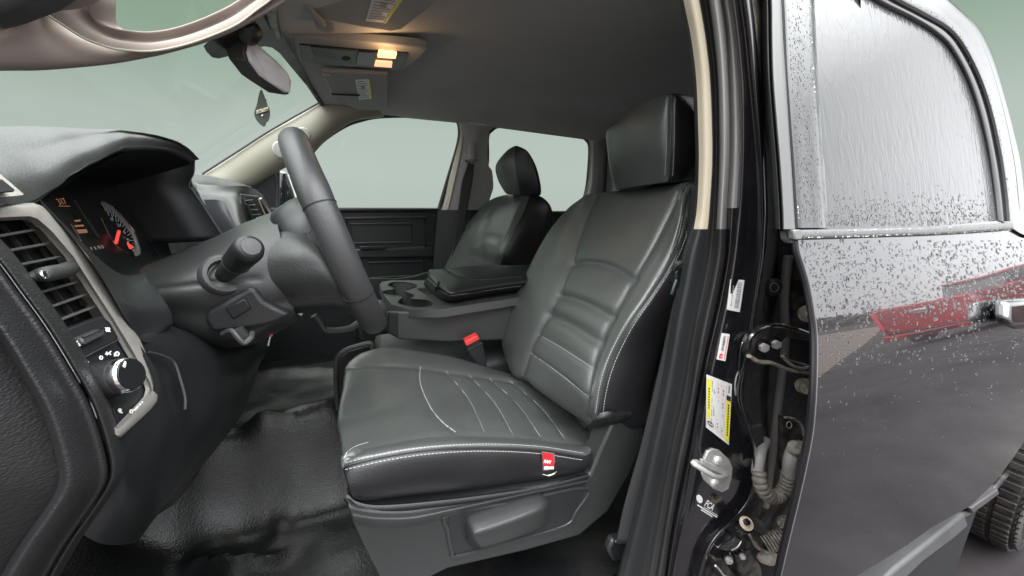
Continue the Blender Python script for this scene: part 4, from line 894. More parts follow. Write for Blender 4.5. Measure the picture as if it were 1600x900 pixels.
MB().slab([PY(*p, 1.0585) for p in circ(409.5, 180, 1.5, 1.8, 8)[:-1]], (0, .001, 0)).build('dot', M['white'], af, smooth=False)
MB().tube([PY(408.5, 142, 1.062), PY(408, 120, 1.062), PY(406, 100, 1.071)], .0003, 4).build('string', M['card'], af)
# ================================================================ NEAR A-PILLAR TRIM WITH GRAB HANDLE
ap = empty('pillar_trim', PY(200, 60, .48), 'taupe windscreen pillar trim with a loop grab handle, top left above the dashboard', 'pillar trim')
lo = [(-80, 112), (0, 108), (60, 106), (120, 102), (175, 97), (220, 90), (260, 82), (320, 65), (370, 45), (430, 12), (470, -15)]
# outer panel between the black roof edge and the inner edge of the handle seam
mid = [(-80, 70), (0, 55), (66, 14), (78, 22), (108, 46), (140, 64), (175, 75), (225, 80), (300, 66), (370, 38), (420, -2)]
yl = [.40, .42, .44, .46, .48, .50, .51, .53, .56, .60, .64]
R0 = [PY(x, y+2, Y+.04) for (x, y), Y in zip(lo, yl)]; R1 = [PY(x, y, Y) for (x, y), Y in zip(lo, yl)]; R3 = [PY(x, y, Y-.012) for (x, y), Y in zip(mid, yl)]
R2 = [a.lerp(b, .5)+Vector((0, -.010, 0)) for a, b in zip(R1, R3)]
patch('lower_panel', [R0, R1, R2, R3], M['tan'], ap, 8, 8)
topb = [(-80, 50), (0, 34), (40, 18), (80, -2), (140, -30), (200, -60)]
patch('upper_panel', [[PY(x, y, .40) for x, y in topb], [PY(x, y, .42) for x, y in [(-80, 72), (0, 56), (66, 14), (80, 18), (150, 5), (200, -50)]]], M['tan'], ap, 4, 6)
# handle body: ring between seam line (mid) and hole
hole = [(160, -60), (157, -20), (156, 0), (157, 22), (164, 34), (180, 42), (205, 47), (235, 49), (270, 44), (310, 31), (350, 13), (375, -2), (400, -22), (430, -60)]
seam = [(66, -60), (66, -20), (66, 14), (100, 40), (130, 59), (155, 69), (185, 77), (235, 80), (285, 71), (330, 56), (370, 38), (400, 16), (430, -8), (470, -60)]
yh = [.44, .44, .44, .45, .46, .47, .48, .50, .52, .535, .55, .57, .59, .61]
rows_ = []
for (hx, hy), (sx_, sy), Y in zip(hole, seam, yh):
    H_ = PY(hx, hy, Y); S_ = PY(sx_, sy, Y-.012)
    rows_.append([S_+Vector((0, .003, 0)), S_+Vector((0, -.001, 0)), S_.lerp(H_, .35)+Vector((0, -.003, .0)), S_.lerp(H_, .62)+Vector((0, .008, 0)), S_.lerp(H_, .82)+Vector((0, -.006, 0)), H_+Vector((0, .002, 0)), H_+Vector((.0, .03, .006))])
patch('grab_handle', rows_, M['tan'], ap, 8, 6)
MB().tube(cr([PY(x, y, Y-.0135) for (x, y), Y in zip(seam, yh)], 6), .0009, 6).build('handle_seam', M['beige'], ap)
blk = empty('roof_rail', PY(30, 10, .38), 'black rubber roof rail seal in the top left corner', 'door seal')
MB().slab(pys([(-90, 38, .385), (0, 14, .385), (60, -8, .385), (90, -28, .385), (110, -60, .385), (-90, -60, .385)]), (0, .03, 0)).build('seal', M['rubber'], blk, bevel=.006)
# ================================================================ FAR A-PILLAR
fa = empty('far_pillar_trim', PY(400, 230, 1.95), 'pale beige windscreen pillar trim with black tweeter on the passenger side', 'pillar trim')
up_ = [(318, 272, 1.98), (340, 258, 1.98), (380, 233, 1.97), (422, 206, 1.96), (460, 185, 1.95), (485, 170, 1.94), (503, 160, 1.93), (520, 150, 1.93), (560, 160, 1.93)]
lw_ = [(392, 292, 2.0), (405, 284, 2.0), (425, 272, 2.0), (450, 258, 1.99), (486, 238, 1.97), (505, 220, 1.96), (535, 198, 1.95), (560, 186, 1.94), (600, 181, 1.94)]
a_, b_ = pys(up_), pys(lw_)
pt = patch('trim_panel', [[v+Vector((-.01, .03, 0)) for v in a_], a_, [x.lerp(y, .33)+Vector((.01, -.025, 0)) for x, y in zip(a_, b_)], [x.lerp(y, .7)+Vector((.01, -.025, 0)) for x, y in zip(a_, b_)], b_, [v+Vector((0, .04, 0)) for v in b_]], M['beige'], fa, 6, 8)
MB().lathe(PY(440, 234, 1.90), (.2, -1, -.1), [(0, .035), (.006, .03), (.010, 0)], 20).lathe(PY(474, 210, 1.90), (.2, -1, -.1), [(0, .028), (.006, .024), (.010, 0)], 20).build('handle_mount', M['visor'], fa)
MB().tube(cr(pys([(316, 272, 1.97), (380, 231, 1.96), (422, 204, 1.95), (485, 168, 1.93), (503, 158, 1.92)]), 5), .004, 6).build('glass_seal', M['rubber'], fa)
# ================================================================ PASSENGER FRONT DOOR
pd = empty('passenger_front_door', PY(600, 400, 2.1), 'dark passenger front door with closed window, map pocket and armrest', 'door')
YD = 2.06
def D(x, y, o=0): return PY(x, y, YD+o)
MB().slab([D(375, 327), D(690, 327), D(700, 640), D(300, 640)], (0, .08, 0)).build('door_panel', M['plastic'], pd, bevel=.008)
MB().tube([D(400, 328, -.004), D(688, 328, -.004)], .012, 10).build('window_ledge', M['plain'], pd)
def fr4(p, w, m, nm, Y=-.008): 
    return MB().tube([D(x, y, Y) for x, y in p], w, 8, True).build(nm, m, pd)
fr4([(540, 341), (664, 339), (664, 386), (548, 393)], .007, M['plastic_g'], 'upper_recess')
fr4([(546, 350), (643, 349), (643, 378), (552, 380)], .005, M['plastic_g'], 'inner_recess', -.003)
MB().slab([D(548, 389, -.03), D(678, 387, -.03), D(680, 402, -.03), D(550, 404, -.03)], (0, .035, 0)).build('armrest', M['plastic'], pd, bevel=.008)
MB().slab([D(562, 385, -.045), D(602, 384, -.045), D(602, 389, -.045), D(562, 390, -.045)], (0, .03, 0)).build('door_pull', M['plain'], pd, bevel=.003)
fr4([(575, 410), (660, 408), (662, 430), (580, 434)], .005, M['plastic_g'], 'map_pocket')
# window frame: rubber loop + black sail triangle
fl_ = [(486, 238), (505, 218), (535, 198), (560, 188), (600, 181), (690, 181), (712, 187), (718, 200), (716, 225), (700, 280), (686, 327)]
MB().tube(cr([D(x, y, -.03) for x, y in fl_], 6), .011, 8).build('window_seal', M['rubber'], pd)
MB().slab([D(x, y, .0) for x, y in [(391, 292), (410, 277), (430, 265), (433, 330), (390, 330)]], (0, .05, 0)).build('mirror_sail', M['plain'], pd, bevel=.004)
MB().tube([D(434, 262, -.004), D(434, 327, -.004)], .008, 8).build('quarter_post', M['rubber'], pd)
MB().slab([D(x, y, .03) for x, y in [(392, 327), (392, 285), (440, 255), (486, 236), (505, 218), (535, 198), (560, 188), (600, 179), (695, 179), (718, 195), (716, 225), (686, 330)]], (0, .004, 0)).build('window_glass', M['glass'], pd, smooth=False)
# far side mirror outside the glass
fm = empty('door_mirror', PY(455, 300, 2.25), 'passenger door mirror outside the far window, half hidden by the steering wheel', 'mirror')
MB().slab(pys([(437, 266, 2.25), (448, 268, 2.25), (460, 300, 2.25), (466, 328, 2.25), (437, 326, 2.25)]), (-.04, .10, 0)).build('mirror_housing', M['paint'], fm, bevel=.012, seg=3)
MB().slab(pys([(450, 272, 2.24), (456, 280, 2.24), (468, 305, 2.24), (474, 325, 2.24), (466, 325, 2.24), (458, 298, 2.24)]), (.004, .08, 0)).build('mirror_glass', M['white'], fm, bevel=.004)
# ================================================================ FAR B-PILLAR with belt
fb = empty('far_door_pillar', PY(735, 260, 1.98), 'grey trimmed door pillar with cream edge between the two far side windows', 'pillar trim')
G = [[(716, 190, 1.96), (722, 192, 1.93), (745, 195, 1.90), (772, 198, 1.93)], [(718, 215, 1.97), (725, 215, 1.93), (745, 215, 1.90), (764, 208, 1.94)], [(708, 255, 2.0), (716, 255, 1.95), (740, 255, 1.92), (762, 250, 1.96)], [(699, 290, 2.02), (708, 290, 1.97), (735, 290, 1.94), (771, 288, 1.99)], [(690, 325, 2.04), (699, 325, 1.99), (735, 325, 1.97), (764, 318, 2.02)], [(684, 360, 2.06), (695, 360, 2.01), (735, 360, 1.98), (760, 365, 2.03)], [(680, 440, 2.06), (690, 440, 2.01), (735, 440, 1.98), (770, 440, 2.03)]]
fo = yp(fb, 'pillar_panel', G, M['liner'], 8, 8)
G = [[(719, 212, 1.955), (724, 212, 1.925)], [(709, 255, 1.985), (716, 255, 1.94)], [(698, 300, 2.005), (706, 300, 1.965)], [(691, 326, 2.02), (700, 326, 1.98)]]
yp(fb, 'cream_edge', G, M['cream'], 6, 4)
lw = yp(fb, 'lower_panel', [[(684, 328, 1.99), (735, 328, 1.94), (775, 328, 1.98)], [(678, 400, 1.99), (735, 400, 1.94), (780, 400, 1.98)], [(675, 470, 1.99), (735, 470, 1.94), (780, 470, 1.98)]], M['plastic'], 6, 6)
fbelt = empty('seat_belt', PY(738, 240, 1.9), 'black passenger seat belt hanging from its grey anchor on the far pillar', 'seat belt', 'front seat belts')
MB().lathe(PY(738, 234, 1.90), (0, -1, 0), [(-.02, .028), (.004, .026), (.012, .018), (.014, 0)], 20).tube(pys([(738, 224, 1.89), (738, 250, 1.885)]), .022, 12).build('anchor_cover', M['visor'], fbelt)
MB().tube(cr(pys([(727, 250, 1.88), (737, 256, 1.87), (747, 250, 1.88)]), 4), .006, 8).build('belt_guide', M['chrome'], fbelt)
def strap(pa, pb, Y0, parent, name='webbing', m=M['web'], th=.0015):
    A = pys([(x, y, Y) for x, y, Y in pa]); B = pys([(x, y, Y) for x, y, Y in pb])
    return patch(name, [A, [a.lerp(b, .5) for a, b in zip(A, B)], B], m, parent, 3, 6, thick=th)
strap([(731, 256, 1.87), (722, 285, 1.90), (716, 325, 1.92), (708, 380, 1.93), (702, 440, 1.93)], [(741, 256, 1.87), (738, 285, 1.87), (731, 325, 1.90), (724, 380, 1.92), (720, 440, 1.93)], 0, fbelt)
# far B-pillar grab handle
MB().tube(cr(pys([(757, 262, 2.0), (766, 266, 2.0), (768, 285, 2.0), (764, 300, 2.01), (752, 303, 2.02), (748, 290, 2.02), (750, 270, 2.01)]), 5, True), .008, 8, True).build('grab_loop', M['visor'], fb)
MB().slab(pys([(753, 268, 1.985), (764, 266, 1.985), (764, 286, 1.985), (752, 288, 1.985)]), (0, .003, 0)).build('sky_patch', M['white'], fb, smooth=False)  # white patch standing in for bright sky seen through the grab loop
MB().slab(pys([(750, 290, 1.985), (764, 288, 1.985), (762, 298, 1.985), (750, 300, 1.985)]), (0, .003, 0)).build('brown_patch', mat('brown card', (.35, .2, .12), .7), fb, smooth=False)
# ================================================================ PASSENGER REAR DOOR
rd = empty('passenger_rear_door', PY(860, 340, 2.1), 'dark passenger rear door with closed window behind the passenger seat', 'door')
MB().slab([D(735, 330), D(1060, 332), D(1060, 560), D(735, 560)], (0, .08, 0)).build('door_panel', M['plastic'], rd, bevel=.008)
wl = [(762, 215), (768, 204), (785, 197), (840, 202), (900, 212), (916, 219), (921, 232), (919, 270), (915, 300), (906, 322), (890, 331), (800, 331), (758, 331), (762, 250)]
MB().tube(cr([D(x, y, -.03) for x, y in wl], 5, True), .009, 8, True).build('window_seal', M['rubber'], rd)
MB().slab([D(x, y, .02) for x, y in wl], (0, .004, 0)).build('window_glass', M['glass'], rd, smooth=False)
fc = empty('far_rear_pillar', PY(950, 270, 1.95), 'dark grey rear pillar trim between the far rear window and the driver headrest', 'pillar trim')
yp(fc, 'pillar_panel', [[(919, 210, 1.96), (950, 213, 1.92), (1100, 235, 1.92)], [(921, 240, 1.97), (950, 240, 1.93), (1100, 250, 1.93)], [(917, 290, 2.0), (948, 290, 1.95), (1100, 290, 1.95)], [(903, 325, 2.03), (945, 330, 1.98), (1100, 330, 1.98)], [(890, 345, 2.04), (945, 350, 2.0), (1100, 350, 2.0)]], M['liner'], 6, 6)
MB().tube(pys([(948, 213, 1.90), (944, 290, 1.92), (940, 340, 1.95)]), .012, 8).build('pillar_seam', M['rubber'], fc)
# filler header above far windows
MB().slab([(.10, 1.94, .355), (1.6, 1.94, .33), (1.6, 1.94, .40), (.10, 1.94, .40)], (0, .1, 0)).build('far_header', M['liner'], cabin)
# ================================================================ pedals etc under the dash
pe = empty('brake_pedal', PY(520, 510, 1.0), 'dark brake pedal bracket under the steering column', 'pedal')
MB().tube(cr(pys([(490, 493, 1.0), (500, 505, 1.0), (510, 517, 1.0), (545, 514, 1.02), (560, 505, 1.04)]), 3), .010, 8, sq=(.8, 1)).build('pedal_arm', M['plastic_g'], pe)
MB().tube(cr(pys([(560, 506, 1.04), (563, 525, 1.04), (565, 550, 1.04)]), 3), .008, 8).build('bracket', M['plastic'], pe)
fbk = empty('console_bracket', PY(550, 550, 1.0), 'thin black frame bracket standing left of the driver seat cushion front', 'bracket')
MB().tube(cr(pys([(528, 640, .98), (525, 590, .98), (527, 560, .98), (540, 547, .98), (560, 540, .98), (579, 536, .98), (580, 545, .98)]), 5), .006, 8).build('frame_bar', M['plastic_g'], fbk)
MB().slab(pys([(529, 640, .985), (529, 562, .985), (545, 550, .985), (578, 541, .985), (582, 640, .985)]), (0, .01, 0)).build('infill', M['plain'], fbk)
clips = empty('wiring_clips', PY(430, 515, .8), 'small red and white wiring plugs hanging below the column', 'wiring plug')
MB().lathe(PY(451, 497, .74), (0, -1, .3), [(0, .007), (.004, .006), (.005, 0)], 12).build('white_clip', M['white'], clips)
MB().slab(pys([(465, 490, .74), (474, 489, .74), (471, 494, .74)]), (0, .004, 0)).build('white_clip', M['white'], clips)
MB().slab(pys([(420, 516, .70), (427, 515, .70), (425, 526, .70), (421, 525, .70)]), (0, .006, 0)).build('red_plug', M['red'], clips)
MB().tube(cr(pys([(408, 516, .72), (420, 513, .70), (436, 513, .72)]), 3), .0014, 6).tube(pys([(422, 526, .7), (419, 540, .7)]), .0012, 6).build('wire_end', M['steel'], clips)
# ================================================================ NEAR DOOR PILLAR (jamb)
jp = empty('door_pillar', PY(1130, 450, .42), 'black painted door pillar with beige inner trim, rubber seals, warning labels and bolts, right of the driver seat', 'door pillar')
ys = [-60, 0, 60, 125, 200, 260, 325, 358, 400, 450, 500, 560, 625, 700, 780, 850, 930]
def L_(pts):  # x at each of ys
    P = sorted(pts, key=lambda p: p[1]); o = []
    dense = crpx(P, 20)
    for y in ys:
        b = min(dense, key=lambda q: abs(q[1]-y))
        if y < P[0][1]: b = (P[0][0]+(P[1][0]-P[0][0])*(y-P[0][1])/(P[1][1]-P[0][1]), y)
        o.append(b[0])
    return o
l0 = L_([(1058, -60), (1068, 0), (1080, 60), (1088, 125), (1091, 200), (1092, 260), (1089, 325), (1084, 358), (1071, 400), (1062, 450), (1052, 500), (1042, 560), (1030, 625), (1014, 700), (997, 780), (980, 850), (960, 930)])
l1 = L_([(1083, -60), (1093, 0), (1103, 60), (1110, 125), (1113, 200), (1113, 260), (1109, 325), (1106, 358), (1100, 400), (1090, 450), (1080, 500), (1070, 560), (1058, 625), (1042, 700), (1026, 780), (1012, 850), (997, 930)])
l2 = L_([(1098, -60), (1108, 0), (1116, 60), (1122, 125), (1124, 200), (1124, 260), (1121, 325), (1119, 358), (1116, 400), (1107, 450), (1096, 500), (1085, 560), (1075, 625), (1058, 700), (1044, 780), (1032, 850), (1018, 930)])
l3 = L_([(1118, -60), (1128, 0), (1136, 60), (1139, 125), (1141, 200), (1140, 260), (1136, 325), (1135, 358), (1134, 400), (1125, 450), (1114, 500), (1100, 560), (1088, 625), (1075, 700), (1058, 780), (1046, 850), (1036, 930)])
l4 = L_([(1128, -60), (1140, 0), (1148, 60), (1154, 125), (1156, 200), (1155, 260), (1151, 325), (1147, 358), (1142, 400), (1134, 450), (1124, 500), (1110, 560), (1097, 625), (1085, 700), (1070, 780), (1056, 850), (1042, 930)])
l5 = L_([(1150, -60), (1160, 0), (1168, 60), (1174, 125), (1181, 200), (1185, 260), (1187, 325), (1186, 358), (1184, 400), (1178, 450), (1170, 500), (1160, 560), (1148, 610), (1160, 660), (1174, 700), (1172, 760), (1150, 810), (1105, 850), (1085, 880), (1080, 930)])
l6 = L_([(1165, -60), (1175, 0), (1182, 60), (1188, 125), (1194, 200), (1198, 260), (1200, 325), (1199, 358), (1196, 400), (1188, 450), (1180, 500), (1170, 560), (1160, 610), (1172, 660), (1182, 700), (1180, 760), (1160, 810), (1120, 850), (1098, 880), (1092, 930)])
def strip(name, spec, m, parent=jp, cut=None, **k):
    rows_ = []
    for i, y in enumerate(ys):
        if cut and not (cut[0] <= y <= cut[1]): continue
        rows_.append([PY(l[i], y, Y) for l, Y in spec])
    return patch(name, rows_, m, parent, 6, 5, **k)
def mid2(a, b, t=.5): return [x*(1-t)+y*t for x, y in zip(a, b)]
strip('trim_return', [([x-6 for x in l0], .60), ([x-4 for x in l0], .50), (l0, .452)], M['plastic_g'])
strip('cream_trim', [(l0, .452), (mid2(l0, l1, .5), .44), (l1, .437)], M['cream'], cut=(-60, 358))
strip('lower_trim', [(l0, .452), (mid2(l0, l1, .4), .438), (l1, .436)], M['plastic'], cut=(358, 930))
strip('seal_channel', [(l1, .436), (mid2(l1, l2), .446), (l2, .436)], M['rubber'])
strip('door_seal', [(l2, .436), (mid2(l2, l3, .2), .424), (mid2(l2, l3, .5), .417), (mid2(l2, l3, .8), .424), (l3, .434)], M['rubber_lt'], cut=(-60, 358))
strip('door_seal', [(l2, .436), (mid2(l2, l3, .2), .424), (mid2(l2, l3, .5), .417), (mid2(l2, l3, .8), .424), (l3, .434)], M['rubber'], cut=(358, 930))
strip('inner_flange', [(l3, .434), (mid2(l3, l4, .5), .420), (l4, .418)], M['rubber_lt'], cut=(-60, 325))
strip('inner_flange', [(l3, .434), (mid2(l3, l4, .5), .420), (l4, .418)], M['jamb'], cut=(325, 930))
jf = strip('jamb_face', [(l4, .418), (mid2(l4, l5, .15), .408), (mid2(l4, l5, .5), .404), (mid2(l4, l5, .85), .401), (l5, .398)], M['jamb'])
strip('jamb_edge', [(l5, .398), (mid2(l5, l6, .3), .388), (mid2(l5, l6, .7), .388), (l6, .400)], M['paint'])
# deep recess behind the hinges
rr_ = [[PY(l6[i], y, .400), PY(l6[i]+14, y, .44), PY(max(l6[i]+30, 1215), y, .47), PY(1300, y, .48), PY(1345, y, .42)] for i, y in enumerate(ys)]
rec = patch('hinge_recess', rr_, M['jdirt'], jp, 6, 6)
for p in rec.data.polygons: pass
TJ = bvh(jf)
# raised pressing line on the jamb, oval stamping, plugs
MB().tube(smooth_line(TJ, [(1160, 570), (1150, 590), (1149, 615), (1157, 640), (1166, 665)], .0), .0015, 6).build('pressing_line', M['rubber_lt'], jp)
def ringpx(name, cx, cy, a, b, Y, m, r=.0016, rot=0, parent=jp):
    return MB().tube([PY(px, py, Y) for px, py in circ(cx, cy, a, b, 24, rot)[:-1]], r, 6, True).build(name, m, parent)
ringpx('oval_stamping', 1159, 560, 3.5, 26, .394, M['jamb'], .0015, .08)
bx = MB(); bx.lathe(PY(1208, 449, .43), (-.35, -1, .05), [(-.03, .019), (.0, .018), (.006, .015), (.008, .010), (.0085, 0)], 24, ); pl1 = bx.build('rubber_plug', M['rubber'], jp)
ringpx('plug_ring', 1210, 449, 6.5, 7, .419, M['rubber_lt'], .0008, parent=pl1)
MB().lathe(PY(1187, 477, .43), (-.35, -1, .05), [(-.02, .016), (.002, .015), (.003, 0)], 24).build('rubber_plug', M['rubber'], jp)
# vertical tube in the recess
MB().tube(cr(pys([(1232, 400, .45), (1226, 460, .45), (1226, 540, .45), (1215, 640, .45), (1208, 700, .45), (1196, 790, .455)]), 5), .009, 10).build('recess_rib', M['rubber_lt'], jp)
MB().slab(pys([(1252, 400, .43), (1262, 450, .42), (1268, 520, .42), (1245, 510, .43), (1240, 470, .44), (1244, 430, .44)]), (0, .03, 0)).build('upper_bracket', M['jdirt'], jp, bevel=.006)
# bolts with studs
def stud(x, y, Y, r=.012, par=jp, name='hinge_bolt', ax=(-.75, -.6, -.05)):
    c = PY(x, y, Y); a = Vector(ax).normalized()
    mb = MB(); mb.lathe(c, a, [(-.006, r*1.25), (.002, r*1.25), (.003, r*.85)], 20); mb.lathe(c+a*.002, a, [(0, r*.8), (.008, r*.75)], 6); mb.lathe(c+a*.01, a, [(0, r*.38), (.014, r*.34), (.015, 0)], 12)
    return mb.build(name, M['dust'], par, ang=30)
stud(1262, 491, .37); stud(1256, 604, .37); stud(1228, 818, .36, .013)
# check strap / upper hinge
hg = empty('upper_door_hinge', PY(1220, 545, .38), 'dusty black steel door hinge with two hexagon bolts, in the middle of the pillar gap', 'hinge', 'rear door hinges')
hp = [(1170, 535), (1176, 524), (1195, 512), (1212, 507), (1240, 512), (1268, 522), (1268, 534), (1245, 530), (1230, 527), (1222, 535), (1220, 552), (1228, 560), (1248, 566), (1264, 570), (1264, 583), (1240, 578), (1215, 569), (1200, 566), (1182, 562), (1170, 555)]
ho = MB().slab([PY(x, y, .385) for x, y in hp], (0, .014, 0)).build('hinge_leaf', M['jdirt'], hg, bevel=.003, seg=3)
MB().tube(cr(pys([(1168, 545, .378), (1174, 525, .376), (1195, 513, .372), (1212, 508, .370), (1240, 514, .365), (1268, 524, .36)]), 5), .0045, 8).build('upper_rib', M['jamb'], hg)
MB().tube(cr(pys([(1170, 556, .378), (1185, 565, .374), (1205, 567, .37), (1230, 577, .366), (1264, 583, .362)]), 5), .0038, 8, sq=(1, 1.3)).build('lower_rib', M['dust'], hg)
MB().tube(cr(pys([(1222, 556, .372), (1236, 570, .366), (1252, 576, .362), (1264, 573, .36)]), 5), .003, 8).build('inner_rib', M['dust'], hg)
def hexb(x, y, Y, r, par):
    c = PY(x, y, Y); a = Vector((-.45, -.9, -.1)).normalized(); mb = MB(); mb.lathe(c, a, [(-.004, r*1.45), (.002, r*1.4), (.003, r*1.0)], 24); o = mb.build('washer', M['jamb'], par)
    MB().lathe(c, a, [(.001, r), (.009, r*.97), (.0095, r*.7)], 6).lathe(c, a, [(.0094, r*.55), (.0096, r*.5)], 12).build('hexagon_bolt', M['steel'], par, ang=20)
hexb(1191, 541, .378, .0085, hg); hexb(1210, 536, .376, .0085, hg)
# belt strap of the driver seat belt
nb = empty('seat_belt', PY(1040, 560, .47), 'black driver seat belt running down beside the near pillar with its metal tongue', 'seat belt', 'front seat belts')
strap([(1080, 290, .53), (1075, 350, .52), (1063, 430, .50), (1050, 480, .49), (1035, 550, .485), (1018, 625, .48), (1000, 700, .48), (975, 790, .48), (962, 850, .48)], [(1092, 290, .49), (1090, 350, .48), (1072, 430, .475), (1064, 480, .47), (1052, 550, .465), (1040, 625, .46), (1022, 700, .46), (1003, 790, .46), (985, 850, .46)], 0, nb)
MB().slab(pys([(1057, 424, .47), (1070, 416, .47), (1073, 424, .47), (1071, 452, .47), (1062, 453, .47), (1056, 440, .47)]), (0, .012, 0)).build('tongue_stop', M['plastic'], nb, bevel=.003)
MB().tube(cr(pys([(1052, 421, .475), (1058, 413, .47), (1068, 411, .465), (1074, 414, .465)]), 4), .005, 8).build('belt_knob', M['plastic'], nb)
MB().slab(pys([(1058, 437, .462), (1060, 438, .462), (1052, 461, .462), (1050, 460, .462)]), (0, .004, 0)).build('tongue', M['chrome'], nb)
MB().slab(pys([(958, 845, .49), (985, 838, .49), (990, 870, .49), (960, 880, .49), (950, 862, .49)]), (0, .02, 0)).build('floor_anchor', M['plastic'], nb, bevel=.006)
MB().tube(cr(pys([(962, 846, .485), (975, 842, .485), (984, 840, .485)]), 3), .0012, 6).build('anchor_stitch', M['thread'], nb)
# stickers on the jamb
def sticker(name, q, label, o=.0012, m=M['label'], cat='sticker', rnd=.001):
    Q = [hit(TJ, *p, o) or PY(*p, .40) for p in q]
    n_ = (Q[1]-Q[0]).cross(Q[3]-Q[0]).normalized()
    if n_.dot(Q[0]) > 0: n_ = -n_
    r = MB().slab(Q, -n_*.0004).build(name, m, None, smooth=False, bevel=0); tag(r, label, cat)
    def f(u, v, k=.0006): return (Q[0].lerp(Q[1], u)).lerp(Q[3].lerp(Q[2], u), v)+n_*k
    return r, f, n_
def bars(f, n_, name, m, par, us, v0, v1, w, jit=0, k=.0006):
    mb = MB()
    for u in us:
        a = v0+random.uniform(0, jit); b = v1-random.uniform(0, jit)
        mb.slab([f(u, a, k), f(u+w, a, k), f(u+w, b, k), f(u, b, k)], -n_*.0003)
    return mb.build(name, m, par, smooth=False)
def ubars(f, n_, name, m, par, items, k=.0006):
    mb = MB()
    for (u0, v0, u1, v1) in items: mb.slab([f(u0, v0, k), f(u1, v0, k), f(u1, v1, k), f(u0, v1, k)], -n_*.0003)
    return mb.build(name, m, par, smooth=False)
s1_, f, n_ = sticker('barcode_sticker', [(1141.5, 436), (1162.5, 437.5), (1155, 487.5), (1135, 483.5)], 'larger white barcode sticker high on the black door pillar')
it = []; v = .08
while v < .9:
    h = random.choice([.012, .02, .03]); it.append((.52, v, .84, v+h)); v += h+random.choice([.012, .02])
ubars(f, n_, 'barcode', M['inkg'], s1_, it)
ubars(f, n_, 'print_row', M['inkg'], s1_, [(.22, .12+.075*k, .30, .12+.075*k+random.choice([.04, .055])) for k in range(10)])
s2_, f, n_ = sticker('barcode_sticker', [(1127, 520), (1139.5, 522), (1132.5, 564), (1119, 561)], 'small white and red barcode sticker below the larger white one')
it = []; v = .1
while v < .62:
    h = random.choice([.015, .03]); it.append((.28, v, .56, v+h)); v += h+.025
ubars(f, n_, 'barcode', M['ink'], s2_, it)
ubars(f, n_, 'red_print', M['inkr'], s2_, [(.78, .08+.08*k, .86, .14+.08*k) for k in range(11)]+[(.2, .76, .58, .93)])
textm('lettering', 'M', .0055, f(.3, .9, .001), f(.6, .9)-f(.3, .9), f(.3, .7)-f(.3, .9), M['label'], s2_)
s3_, f, n_ = sticker('tyre_placard', [(1104, 585), (1143, 600), (1138, 695), (1102.5, 667)], 'large white and yellow tyre information placard above the door striker')
ubars(f, n_, 'yellow_band', M['yellow'], s3_, [(.03, .06, .16, .78), (.80, .28, .97, .96)])
ubars(f, n_, 'black_box', M['ink'], s3_, [(.80, .20, .97, .28)], .0007)
ubars(f, n_, 'band_print', M['ink'], s3_, [(.07, .22+.05*k, .11, .25+.05*k) for k in range(8)], .0009)
ubars(f, n_, 'band_print', M['ink'], s3_, [(.86, .34+.045*k, .91, .37+.045*k) for k in range(12)], .0009)
ubars(f, n_, 'table_lines', M['inkp'], s3_, [(u, .08, u+.012, .90) for u in (.38, .58, .76)]+[(.38, v, .77, v+.006) for v in (.08, .30, .50, .70, .90)])
it = []
for k in range(22):
    v = .07+.034*k
    if random.random() < .8: it.append((.20, v, .23, v+.022))
    if 3 < k < 18: it.append((.27, v, .31, v+.024)); it.append((.325, v, .345, v+.02)) if k % 2 else None
for v in (.14, .2, .36, .42, .56, .62, .76, .82): it += [(.44, v, .48, v+.035), (.64, v, .68, v+.045)]
for v in (.04, .07, .10, .13): it.append((.86, v, .92, v+.02))
ubars(f, n_, 'small_print', M['inkg'], s3_, [i for i in it if i])
mb = MB(); cc = f(.17, .86, .001); 
mb.slab([f(.17+.13*math.cos(a), .87+.045*math.sin(a), .0009) for a in [k*math.pi/8 for k in range(16)]], -n_*.0003); mb.build('round_emblem', M['ink'], s3_, smooth=False)
ubars(f, n_, 'emblem_lines', M['label'], s3_, [(.08, .855, .14, .885), (.16, .86, .2, .89), (.22, .855, .26, .885)], .0013)
# FCA sticker (white print straight on black paint)
fcr, f, n_ = sticker('printed_sticker', [(1088, 768), (1126, 793), (1122, 814), (1084, 790)], 'black sticker with white FCA lettering and round emblem below the door striker', m=M['jamb'])
F0 = f(.27, .58, .0012); xdir = f(1, .5)-f(0, .5); ydir = f(.4, 0)-f(.4, 1)
textm('lettering', 'FCA', .0185, f(.32, .56, .001), xdir, ydir, M['white'], fcr, bold=.0004, sx=1.0)
MB().slab([f(.13+.12*math.cos(a), .33+.26*math.sin(a), .0009) for a in [k*math.pi/10 for k in range(20)]], -n_*.0003).build('round_emblem', M['white'], fcr, smooth=False)
ubars(f, n_, 'print_line', M['white'], fcr, [(.34, .64, .92, .68), (.10, .74, .90, .84), (.26, .9, .72, .99)])
